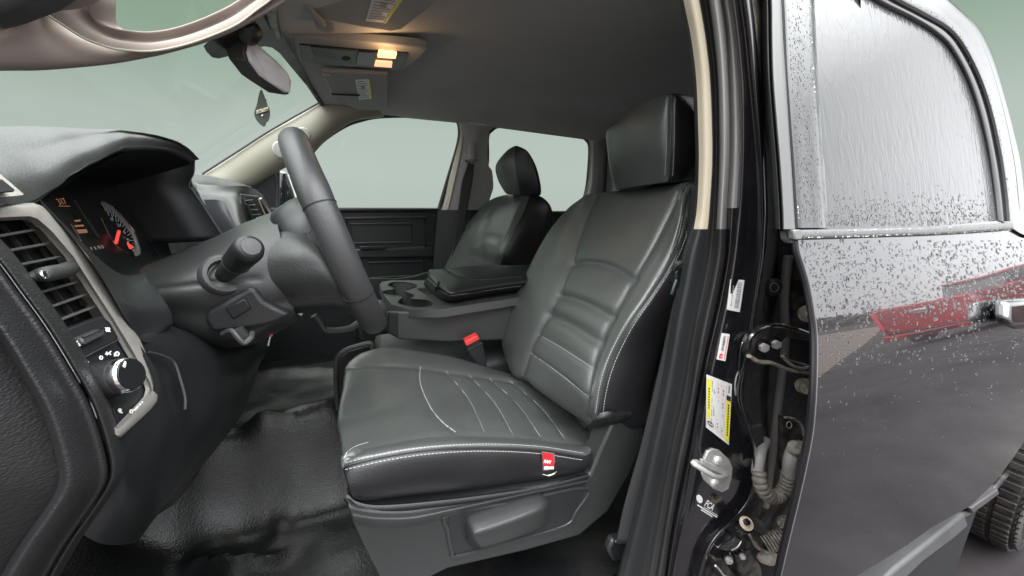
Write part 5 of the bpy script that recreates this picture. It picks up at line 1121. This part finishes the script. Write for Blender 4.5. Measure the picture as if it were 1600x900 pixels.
# striker
sk_ = empty('door_striker', PY(1112, 735, .39), 'pale zinc door striker with two screws and a U loop on the black pillar', 'striker')
P = [(1104, 704), (1112, 700), (1122, 702), (1137, 716), (1142, 728), (1141, 745), (1136, 762), (1126, 768), (1112, 762), (1098, 748), (1094, 735), (1097, 718)]
plq = [hit(TJ, x, y, .004) or PY(x, y, .40) for x, y in P]
MB().slab(plq, (0, .006, 0)).build('plate', M['steel'], sk_, bevel=.0015)
for (x, y) in ((1118, 717), (1113, 752)):
    c = hit(TJ, x, y, .0045); MB().lathe(c, (-.3, -1, 0), [(0, .010), (.003, .0095), (.006, .006), (.0062, .0)], 24).build('screw', M['steel'], sk_); MB().lathe(c, (-.3, -1, 0), [(.0055, .0035), (.0066, .003), (.0067, 0)], 6).build('screw_recess', M['dust'], sk_)
MB().tube(cr(pys([(1136, 744, .398), (1128, 746, .375), (1116, 744, .355), (1100, 735, .35), (1086, 726, .352), (1083, 723, .356), (1088, 722, .365), (1098, 726, .39)]), 5), .0042, 10).build('loop', M['steel'], sk_)
MB().slab(pys([(1097, 718, .392), (1140, 738, .392), (1138, 746, .392), (1096, 727, .392)]), (0, .006, 0)).build('raised_bar', M['steel'], sk_, bevel=.0015)
# corrugated wiring boot
wb = empty('wiring_boot', PY(1210, 760, .37), 'grey corrugated rubber wiring boot bent in a U between pillar and rear door', 'cable boot')
P = cr(pys([(1186, 736, .38), (1188, 755, .372), (1195, 770, .366), (1208, 777, .362), (1221, 770, .360), (1229, 755, .358), (1233, 738, .355)]), 12)
n = len(P); ph = []; acc = 0
for i in range(n):
    if i: acc += (P[i]-P[i-1]).length
    ph.append(acc)
tot = ph[-1]; Q = []; R_ = []
for k in range(200):
    s_ = tot*k/199; i = min(n-2, max(0, next((j for j in range(n) if ph[j] > s_), n-1)-1)); t = (s_-ph[i])/max(1e-9, ph[i+1]-ph[i]); Q.append(P[i].lerp(P[i+1], t)); R_.append(.0112+.0030*abs(math.sin(math.pi*15*k/199))**.6)
MB().tube(Q, R_, 18).build('bellows', M['dust'], wb).data.materials.clear(); bpy.data.objects['bellows'].data.materials.append(mat('dusty grey rubber', (.13, .12, .105), .6, dirt=(.25, .22, .18), vscale=50, bump=.4, bscale=150))
MB().tube(cr(pys([(1183, 738, .385), (1186, 715, .39), (1190, 700, .40), (1196, 690, .41)]), 5), .0115, 14).build('pillar_end', M['rubber_lt'], wb)
MB().tube(cr(pys([(1233, 740, .355), (1235, 718, .355), (1240, 704, .36), (1250, 698, .37)]), 5), .0125, 14, sq=(1.1, 1)).build('door_end', M['rubber_lt'], wb)
MB().lathe(PY(1243, 700, .35), (-.4, -.8, .4), [(-.004, .0145), (.004, .0135), (.010, .009), (.012, 0)], 24).build('dusty_cap', M['dust'], wb)
MB().slab(pys([(1176, 668, .40), (1193, 664, .40), (1197, 700, .40), (1180, 732, .40), (1172, 722, .40)]), (0, .02, 0)).build('pillar_bracket', M['rubber'], wb, bevel=.005)
MB().slab(pys([(1222, 650, .39), (1246, 660, .38), (1256, 680, .375), (1252, 735, .38), (1222, 735, .40)]), (0, .01, 0)).build('door_bracket', M['jdirt'], wb, bevel=.003)
MB().tube(cr(pys([(1226, 652, .385), (1240, 654, .38), (1252, 664, .375), (1256, 680, .37)]), 4), .0022, 8, sq=(1, 1.4)).build('bracket_edge', M['dust'], wb)
ringpx('bracket_hole', 1233, 664, 4, 5, .378, M['steel'], .001, parent=wb)
# lower hinge / check mechanism
lh = empty('lower_door_hinge', PY(1180, 860, .37), 'greasy black lower hinge with coil spring and cream pivot cap, under the wiring boot', 'hinge', 'rear door hinges')
MB().lathe(PY(1166, 822, .37), (-.25, -.55, .8), [(-.022, .0135), (-.002, .0135), (.001, .0125)], 24).build('pivot_post', M['jamb'], lh)
MB().lathe(PY(1166, 818, .367), (-.25, -.55, .8), [(.0, .0135), (.002, .0130), (.0025, .008), (.003, .0075)], 24).build('pivot_cap', mat('cream washer', (.45, .36, .28), .6), lh)
MB().lathe(PY(1166.5, 816, .364), (-.25, -.55, .8), [(.0, .0065), (.004, .006), (.005, .003), (.0052, 0)], 16).build('pivot_pin', M['jamb'], lh)
MB().lathe(PY(1184, 823, .39), (-.1, -.4, .9), [(-.05, .010), (.0, .017), (.004, .016), (.006, 0)], 24).build('grommet', M['rubber'], lh)
Q = []; A_ = PY(1194, 850, .37); B_ = PY(1228, 838, .35); ax_ = (B_-A_); u = ax_.normalized().orthogonal(); v = ax_.normalized().cross(u)
for k in range(220):
    t = k/219; a = 2*math.pi*8*t; Q.append(A_+ax_*t+(u*math.cos(a)+v*math.sin(a))*.0155)
MB().tube(Q, .0021, 6).build('coil_spring', M['dust'], lh)
MB().tube([A_, B_], .011, 14).build('spring_core', M['jdirt'], lh)
MB().tube(cr(pys([(1169, 829, .365), (1172, 838, .362), (1178, 846, .36), (1184, 856, .358), (1196, 862, .355), (1206, 866, .352)]), 5), [.0022]*10+[.0034]*16, 8, sq=(1, 1.5)).build('bright_arm', M['dust'], lh)
MB().slab(pys([(1170, 832, .372), (1190, 840, .37), (1206, 862, .36), (1200, 868, .36), (1178, 852, .365)]), (0, .012, 0)).build('arm', M['jdirt'], lh, bevel=.003)
MB().slab(pys([(1122, 858, .385), (1148, 836, .385), (1160, 843, .382), (1150, 858, .38), (1140, 862, .38)]), (0, .02, 0)).build('leaf', M['jamb'], lh, bevel=.003)
MB().tube(cr(pys([(1143, 860, .378), (1152, 855, .376), (1158, 846, .376)]), 4), .0013, 6).build('leaf_glint', M['steel'], lh)
hexb(1137, 872, .385, .008, lh); hexb(1158, 866, .38, .006, lh)
MB().slab(pys([(1118, 875, .385), (1128, 873, .385), (1150, 900, .385), (1145, 915, .385), (1120, 900, .385)]), (0, .016, 0)).build('foot', M['jdirt'], lh, bevel=.004)
MB().tube(cr(pys([(1118, 884, .378), (1124, 890, .378), (1132, 900, .378), (1140, 902, .378)]), 4), .0022, 6).build('foot_glint', M['steel'], lh)
bl = MB().slab(pys([(1192, 868, .375), (1215, 866, .365), (1222, 872, .36), (1222, 880, .36), (1205, 886, .37), (1192, 882, .375), (1188, 876, .375)]), (0, .012, 0)).build('cast_lug', M['dust'], lh, bevel=.004)
MB().slab(pys([(1152, 870, .39), (1175, 862, .39), (1190, 885, .39), (1195, 915, .39), (1160, 915, .39)]), (0, .014, 0)).build('cast_arm', M['jdirt'], lh, bevel=.006)
# ================================================================ REAR DOOR, outer skin facing the camera
rdn = empty('rear_door', PY(1350, 500, .28), 'wet black rear door with rain covered window, closed, filling the right side', 'door')
_tz = [-1.4, -1.05, -.8, -.6, -.5, -.4, -.32, -.27, -.24, -.18, -.062, .1, .3, .6]   # panel section: slope of the skin against height
_ts = [-.13, -.12, -.07, -.03, 0, .02, .07, .18, .29, .30, .29, .29, .31, .33]
_zz = np.linspace(-1.4, .6, 2001); _ss = np.interp(_zz, _tz, _ts); _ss = np.convolve(np.pad(_ss, 20, 'edge'), np.ones(41)/41, 'valid')
_Y = np.concatenate([[0], np.cumsum((_ss[1:]+_ss[:-1])/2*.001)]); _Y = _Y-np.interp(-.062, _zz, _Y)+.305
def Ys(x, z): return float(np.interp(z, _zz, _Y))+.07*(x-.6)*min(0, max(z+.062, -.25))+.02*max(0, x-1.2)**2
def DP(x, y, o=0.0):
    """pixel -> point on the door skin surface"""
    Y = .3
    for _ in range(30): p = PY(x, y, Y); Y = .5*Y+.5*(Ys(p.x, p.z)-o)
    return PY(x, y, Y)
de = [(1247, 378), (1250, 395), (1258, 420), (1266, 450), (1273, 490), (1277, 525), (1277, 580), (1275, 625), (1271, 670), (1263, 715), (1252, 765), (1240, 815), (1228, 865), (1216, 920), (1205, 980)]
# build skin by X,Z grid: front edge X(z) from pixels, rear edge far right, bottom from pixel boundary
ed3 = [DP(*p) for p in crpx(de, 6)]
zs = [p.z for p in ed3]; xs = [p.x for p in ed3]
def xf(z): return float(np.interp(-z, [-a for a in zs], xs))
print('door edge', [(round(a, 2), round(b, 2)) for a, b in zip(zs[::12], xs[::12])])
bot = [(1300, 926), (1343, 897), (1380, 875), (1420, 850), (1457, 823), (1490, 805), (1517, 790), (1553, 755), (1570, 733), (1587, 710), (1600, 690), (1640, 620)]
b3 = [DP(*p) for p in bot]; bx_ = [p.x for p in b3]; bz = [p.z for p in b3]
print('bottom', [(round(a, 2), round(b, 2)) for a, b in zip(bx_, bz)])
def zb(x): return float(np.interp(x, bx_, bz))
ZT = -.062; nI, nJ = 90, 220; vs = []
for i in range(nI+1):
    for j in range(nJ+1):
        u = (i/nI)**1.3; v = j/nJ
        x0 = .6; x = x0+(2.6-x0)*u
        zlo = zb(x); z = ZT+(zlo-ZT)*v
        xe = xf(z); x = xe+(2.6-xe)*u; zlo = zb(x); z = ZT+(zlo-ZT)*v
        vs.append(Vector((x, Ys(x, z), z)))
sk2 = mesh('door_skin', vs, [(i*(nJ+1)+j, i*(nJ+1)+j+1, (i+1)*(nJ+1)+j+1, (i+1)*(nJ+1)+j) for i in range(nI) for j in range(nJ)], M['paint'], rdn)
# check solidify direction later; hem along the front edge
hem = [p+Vector((-.002, .004, 0)) for p in ed3]
MB().tube(hem, .0040, 8).build('door_hem', M['moldb'], rdn)
MB().tube([p+Vector((-.004, -.002, 0)) for p in ed3], .0008, 6).build('hem_glint', M['mold'], rdn)
hem2 = [p+Vector((-.006, .012, 0)) for p in ed3]
# door inner return
G = [[p, p+Vector((.004, .012, 0)), p+Vector((.09, .045, 0))] for p in ed3[::6]]
patch('door_return', G, M['blk'], rdn, 6, 4)
# upper frame (paint), window, mouldings. Upper region surface = DP
up_out = [(1430, -30), (1470, -10), (1500, 15), (1530, 45), (1552, 90), (1570, 150), (1585, 210), (1596, 262), (1602, 330), (1606, 372)]
win_out = [(1345, -20), (1385, 5), (1430, 28), (1465, 50), (1490, 75), (1515, 120), (1533, 170), (1548, 230), (1558, 290), (1564, 345)]
G = [[DP(a[0], a[1]), DP((a[0]*2+b[0])/3, (a[1]*2+b[1])/3, .004), DP((a[0]+2*b[0])/3, (a[1]+2*b[1])/3, .005), DP(b[0], b[1], .0)] for a, b in zip(win_out, up_out)]
G = [[r[0]+Vector((0, .012, 0))]+r+[r[-1]+Vector((.02, .05, 0))] for r in G]
fr_ = patch('window_frame', G, M['paint'], rdn, 10, 6)
# channel seam in the frame
rail = [(1415, -40), (1455, -18), (1490, 8), (1517, 38), (1540, 85), (1558, 140), (1573, 200), (1585, 262), (1592, 330)]
MB().tube([DP(x, y, .004) for x, y in crpx(rail, 6)], .0016, 6).build('frame_seam', M['moldb'], rdn)
MB().tube([DP(x, y, .003) for x, y in crpx([(1360, -25), (1395, -2), (1440, 22), (1478, 45), (1503, 75), (1528, 125), (1546, 180), (1560, 245), (1568, 300), (1572, 345)], 6)], .006, 8).build('window_rubber', M['moldb'], rdn)
# glass (fixed to the frame)
gx = []
rowsg = []
for y in (-60, 0, 60, 120, 180, 240, 300, 358):
    xl = float(np.interp(y, [-60, 0, 125, 260, 325, 360], [1206, 1213, 1227, 1236, 1240, 1243])); xr = float(np.interp(y, [p[1] for p in [(1300, -60)]+win_out], [p[0] for p in [(1300, -60)]+win_out]))+6
    rowsg.append([DP(xl+(xr-xl)*t, y, -.006) for t in (0, .2, .4, .6, .8, 1)])
gl_ = patch('window_glass', rowsg, M['wet'], rdn, 8, 8)
# applique at the front of the window (B pillar cover), slightly proud
rowsg = []
for y in (-60, 0, 60, 125, 200, 260, 325, 356):
    xl = float(np.interp(y, [-60, 0, 125, 260, 325, 360], [1218, 1222, 1228, 1238, 1242, 1244])); rowsg.append([DP(xl+t*w, y, .0 if 0 < t < 1 else -.004) for t, w in ((0, 0), (.15, 46), (.5, 48), (.85, 50), (1, 52))]); rowsg[-1][-1] = DP(xl+52, y, -.0075)
appl = patch('pillar_applique', rowsg, M['wet'], rdn, 8, 6)
# front vertical moulding (grey)
mo = [(-60, 1198, 1216), (0, 1203, 1221), (60, 1204, 1224), (125, 1206, 1228), (200, 1212, 1233), (260, 1217, 1237), (325, 1221, 1241), (358, 1222, 1243)]
patch('front_moulding', [[DP(a, y, -.012), DP(a+2, y, .003), DP((a+b)/2, y, .005), DP(b-2, y, .004), DP(b, y, -.004)] for y, a, b in mo], M['mold'], rdn, 6, 6)
patch('front_rubber', [[DP(a-17, y, -.05), DP(a-12, y, -.02), DP(a-4, y, -.008), DP(a, y, -.010)] for y, a, b in mo], M['moldb'], rdn, 6, 6)
# belt moulding
bm_ = [(1243, 361), (1300, 360), (1380, 358), (1460, 356), (1540, 352), (1583, 349)]
patch('belt_moulding', [[DP(x, y-2, -.004), DP(x, y-1, .006), DP(x, y+5, .008), DP(x, y+12-3*i/5, .006), DP(x, y+15-4*i/5, -.002)] for i, (x, y) in enumerate(bm_)], M['mold'], rdn, 6, 6)
MB().slab([DP(1241, 359, .009), DP(1254, 359, .009), DP(1254, 375, .009), DP(1243, 375, .009)], (0, .01, 0)).build('moulding_cap', M['mold'], rdn, bevel=.002)
MB().slab([DP(1229, 361, -.006), DP(1242, 361, -.004), DP(1245, 382, -.002), DP(1236, 380, -.004), (DP(1230, 374, -.006))], (0, .01, 0)).build('hem_corner', M['mold'], rdn, bevel=.002)
# handle
dh = [(1556, 482), (1562, 473), (1580, 468), (1625, 464), (1630, 512), (1590, 515), (1570, 508), (1558, 498)]
MB().slab([DP(x, y, .004) for x, y in dh], (0, .012, 0)).build('handle_cup', M['moldb'], rdn, bevel=.004)
hh = MB().slab([DP(x, y, .030) for x, y in [(1578, 473), (1640, 467), (1640, 507), (1582, 510), (1578, 500)]], (0, .022, 0)).build('handle', M['paint'], rdn, bevel=.008, seg=3)
# rain drops: real water beads on the skin, frame, glass foot and mouldings (countless)
random.seed(11)
tmpl = bmesh.new(); bmesh.ops.create_icosphere(tmpl, subdivisions=2, radius=1); tv = [v.co.copy() for v in tmpl.verts]; tf = [tuple(v.index for v in f.verts) for f in tmpl.faces]; tmpl.free()
class Drops(MB): pass
dr = Drops()
def drop(p, n, r, el=1.0):
    n = n.normalized(); u = n.cross(Vector((0, 0, 1))).normalized(); v = u.cross(n)
    b = len(dr.v)
    for c in tv:
        k = 1.0-.35*max(0, c.y) if el > 1 else 1
        dr.v.append(p+u*c.x*r*k+v*c.y*r*el+n*c.z*r*.55)
    dr.f += [tuple(b+i for i in f_) for f_ in tf]
def nrm(x, z):
    dY = (Ys(x, z+.004)-Ys(x, z-.004))/.008; return Vector((-.04*max(0, x-1.2), -1, dY)).normalized()*1
for k in range(4600):
    px = random.uniform(1246, 1600); py = random.uniform(376, 640)
    if random.random() > (1 if py < 490 else (.3 if py < 570 else .05)): continue
    if px < np.interp(py, [378, 400, 450, 525, 640], [1250, 1255, 1270, 1280, 1278]): continue
    p = DP(px, py); r = random.choice([.0007, .001, .0013, .0016, .0021])*random.uniform(.7, 1.15)*(1 if px < 1450 else 1.35)
    drop(p, nrm(p.x, p.z), r, random.choice([1, 1, 1.2, 1.5]))
for k in range(1500):   # frame
    t = random.random(); i = int(t*(len(win_out)-1)); f_ = t*(len(win_out)-1)-i; a = Vector((*win_out[i], 0)).lerp(Vector((*win_out[i+1], 0)), f_); b = Vector((*up_out[i], 0)).lerp(Vector((*up_out[i+1], 0)), f_); c = a.lerp(b, random.uniform(.25, .95)); p = DP(c.x, c.y, .004); drop(p, nrm(p.x, p.z), random.uniform(.0009, .0024), random.choice([1, 1.4]))
for k in range(900):    # applique
    y = random.uniform(-10, 350); x = float(np.interp(y, [0, 350], [1228, 1246]))+random.uniform(2, 38); p = DP(x, y, .0); drop(p, nrm(p.x, p.z), random.choice([.0005, .0008, .0011, .0014]), random.choice([1, 1.6, 2.2]))
for k in range(900):   # foot of the window
    y = 352-abs(random.gauss(0, 22)); x = random.uniform(1295, 1558); p = DP(x, y, -.006); drop(p, nrm(p.x, p.z), random.choice([.0007, .001, .0014])*(1 if x < 1450 else 1.4), random.choice([1, 1.5, 2]))
for k in range(350):
    x = random.uniform(1255, 1580); y = 361-.03*(x-1255)+random.uniform(0, 11); p = DP(x, y, .0078); drop(p, nrm(p.x, p.z), random.uniform(.0006, .0014))
for k in range(160):
    px = random.uniform(1285, 1590); py = random.uniform(640, 850)
    if py > 900-(px-1340)*.62: continue
    p = DP(px, py); drop(p, nrm(p.x, p.z), random.uniform(.0006, .0012), 1.4)
tag(dr.build('raindrops', M['drop'], rdn, ang=None), kind='stuff')
# ================================================================ sill step, tyre and dark underside, bottom right
rb = empty('side_step', (1.6, .25, -1.15), 'grey metal side step under the rear door, bottom right', 'side step')
sp_ = [(1360, 930, .24), (1400, 890, .24), (1450, 850, .24), (1508, 803, .25), (1514, 822, .25), (1492, 842, .24), (1440, 880, .235), (1400, 920, .235), (1380, 940, .235)]
MB().slab(pys(sp_), (0, .05, -.01)).build('step_bar', M['step'], rb, bevel=.008, seg=3)
MB().slab(pys([(1518, 795, .29), (1560, 765, .29), (1562, 772, .29), (1520, 803, .29)]), (0, .03, 0)).build('rear_bracket', M['step'], rb, bevel=.004)
MB().slab(pys([(1430, 895, .33), (1455, 872, .33), (1470, 880, .33), (1440, 915, .33)]), (0, .03, 0)).build('mount_foot', M['dust'], rb, bevel=.006)
MB().tube(cr(pys([(1320, 925, .30), (1345, 900, .30), (1378, 880, .30), (1420, 856, .30), (1458, 828, .30), (1518, 795, .305), (1552, 762, .31), (1572, 738, .315)]), 5), .010, 8).build('pinch_weld', M['jdirt'], rb)
tyc = Vector((2.80, .385, -1.13)); tr_ = .47

prof = [(-.13, .29), (-.14, .38), (-.125, .44), (-.09, .46), (0, .465), (.09, .46), (.125, .44), (.14, .38), (.13, .29)]
ty = MB().lathe(tyc, (0, 1, 0), prof, 96).build('rear_wheel', M['tyre'], cabin)
mb = MB()
for k in range(72):
    a = 2*math.pi*k/72; d = Vector((math.cos(a), 0, math.sin(a))); t_ = Vector((-math.sin(a), 0, math.cos(a)))
    for s_, yy in ((1, -.095), (1, -.03), (1, .035), (1, .1)):
        o_ = t_*(.006 if yy > 0 else -.006)
        Mx = Matrix((( d.x, 0, t_.x), (0, 1, 0), (d.z, 0, t_.z)))
        mb.box(tyc+d*.468+Vector((0, yy, 0))+o_, (.012, .052, .028), Mx)
    Mx = Matrix(((d.x, 0, t_.x), (0, 1, 0), (d.z, 0, t_.z))); mb.box(tyc+d*.425+Vector((0, -.134, 0)), (.05, .012, .014), Mx)
mb.build('tread_blocks', M['tyre'], ty, smooth=False, bevel=.003, seg=1)
MB().lathe(tyc, (0, 1, 0), [(-.10, .29), (-.08, .25), (-.06, .05), (-.07, 0)], 48).build('rim', M['step'], ty)
ud = cabin
MB().slab([(1.0, .315, -.98), (2.1, .315, -.98), (2.1, .315, -1.59), (1.0, .315, -1.59)], (0, .02, 0)).build('underside_shade', M['blk'], ud)  # black sheet standing for the shade under the truck, frame rail included
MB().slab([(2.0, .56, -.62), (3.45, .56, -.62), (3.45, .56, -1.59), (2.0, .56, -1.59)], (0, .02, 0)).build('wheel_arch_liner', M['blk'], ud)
MB().slab([(1.0, .33, -1.0), (2.2, .34, -1.0), (2.2, .9, -1.0), (1.0, .9, -1.0)], (0, 0, -.02)).build('floor_pan', M['blk'], ud)
MB().lathe(PY(1510, 935, .40), (-.3, -.9, .3), [(-.05, .10), (.0, .10), (.02, .07), (.03, 0)], 32).build('exhaust_dome', M['plain'], ud)
MB().slab([(2.0, .32, -.4), (2.9, .38, -.4), (2.9, .38, -.66), (2.3, .36, -.66), (2.0, .34, -.95)], (0, .04, 0)).build('bed_side', M['paint'], ud) if False else None
# ================================================================ what the door mirrors: yard, gravel, red pickup, distant row of cars and trees
tag(mesh('gravel_verge', [(1, -2.6, GZ), (5.5, -3.2, GZ), (15, -7.6, GZ), (60, -26, GZ), (60, -45, GZ), (-40, -45, GZ), (-20, -4, GZ)], [(0, 1, 2, 3, 4, 5, 6)], M['gravel'], smooth=False), kind='structure')
pk = empty('red_pickup', (17.1, -4.0, GZ), 'red pickup truck parked across the yard, mirrored in the wet rear door', 'pickup truck')
def pickup(parent, ox, oy, rz, paint):
    R_ = Matrix.Rotation(rz, 3, 'Z')
    def T(p): return R_ @ (Vector(p)*1.17)+Vector((ox, oy, GZ))
    def bx(name, x0, x1, y0, y1, z0, z1, m, b=.03): 
        P = [T(p) for p in [(x0, y0, z0), (x1, y0, z0), (x1, y1, z0), (x0, y1, z0)]]; return MB().slab(P, (0, 0, (z1-z0)*1.17)).build(name, m, parent, bevel=b)
    bx('bed_side', -2.9, -.6, -.97, -.90, .62, 1.32, paint); bx('bed_side', -2.9, -.6, .90, .97, .62, 1.32, paint)
    bx('tailgate', -2.95, -2.88, -.85, .85, .72, 1.30, paint); bx('bed_floor', -2.9, -.6, -.9, .9, .60, .68, M['blk'])
    bx('bumper', -3.10, -2.92, -.95, .95, .46, .64, M['carred'], .04); bx('lower_valance', -3.12, -2.95, -.45, .45, .50, .60, M['blk'], .02)
    b = MB(); b.slab([T((-.6, -.97, .45)), T((2.8, -.97, .45)), T((2.85, -.97, 1.1)), T((1.5, -.97, 1.25)), T((-.6, -.97, 1.35))], R_ @ Vector((0, 1.94, 0))); b.build('body', paint, parent, bevel=.06)
    b = MB(); b.slab([T((-.6, -.85, 1.3)), T((1.6, -.85, 1.22)), T((.95, -.78, 1.60)), T((-.4, -.78, 1.62))], R_ @ Vector((0, 1.6, 0))); b.build('cab', M['plain'], parent, bevel=.08)
    bx('roof', -.45, .95, -.74, .74, 1.60, 1.65, paint, .03)
    bx('tail_lamp', -2.96, -2.86, -.97, -.86, .8, 1.25, M['inkr'], .02); bx('tail_lamp', -2.96, -2.86, .86, .97, .8, 1.25, M['inkr'], .02)
    bx('tailgate_handle', -2.985, -2.94, -.14, .14, 1.08, 1.18, M['chrome'], .01)
    for x, y in ((-1.9, -.9), (1.95, -.9), (-1.9, .9), (1.95, .9)):
        MB().lathe(T((x, y, .4)), R_ @ Vector((0, 1, 0)), [(-.13, .25), (-.14, .36), (-.1, .4), (.1, .4), (.14, .36), (.13, .25)], 32).build('wheel', M['tyre'], parent)
pickup(pk, 17.1, -4.0, math.radians(10), M['carred'])
for k in range(7):
    c = empty('parked_car', (4+4.4*k, -27, GZ), ['black parked car far across the yard, first from the left of its row','silver parked car far across the yard, second from the left of its row','charcoal parked car far across the yard, third from the left of its row','white parked car far across the yard, fourth from the left of its row','glossy black parked car far across the yard, fifth from the left of its row','grey parked car far across the yard, sixth from the left of its row','dark grey parked car far across the yard, last from the left of its row'][k], 'car', 'cars parked across the yard')
    mcar = [M['paint'], M['step'], M['plain'], M['label']][k % 4]
    x0 = 4+4.4*k; y0 = -26-.5*k
    MB().slab([(x0, y0, GZ+.3), (x0+4.2, y0, GZ+.3), (x0+4.2, y0, GZ+.85), (x0+3.2, y0, GZ+.95), (x0+.1, y0, GZ+1.0)], (0, -1.8, 0)).build('body', mcar, c, bevel=.08)
    MB().slab([(x0+.3, y0-.1, GZ+.95), (x0+3.2, y0-.1, GZ+.9), (x0+2.4, y0-.2, GZ+1.5), (x0+.8, y0-.2, GZ+1.5)], (0, -1.5, 0)).build('cab', M['plain'], c, bevel=.1)
    for dx in (.8, 3.4): MB().lathe((x0+dx, y0-.05, GZ+.33), (0, 1, 0), [(-.1, .2), (-.1, .33), (.1, .33), (.1, .2)], 20).build('wheel', M['tyre'], c)
random.seed(3); tr = MB()
for k in range(2600):
    x = random.uniform(-90, 140); h = 2.4+1.4*noise.noise(Vector((x*.08, 0, 0)))+1.0*noise.noise(Vector((x*.3, 5, 0))); z = GZ+random.uniform(0, max(.5, h)); y = -60+random.uniform(-3, 3); s_ = random.uniform(.4, 1.1)
    a = Vector((random.uniform(-1, 1), random.uniform(-1, 1), random.uniform(-1, 1))).normalized(); u = a.orthogonal().normalized(); v = a.cross(u); c = Vector((x, y, z))
    tr.add([c+u*s_, c+v*s_*.7, c-u*s_, c-v*s_*.8], [(0, 1, 2, 3)])
tag(tr.build('tree_line', M['trees'], None, smooth=False), kind='stuff')
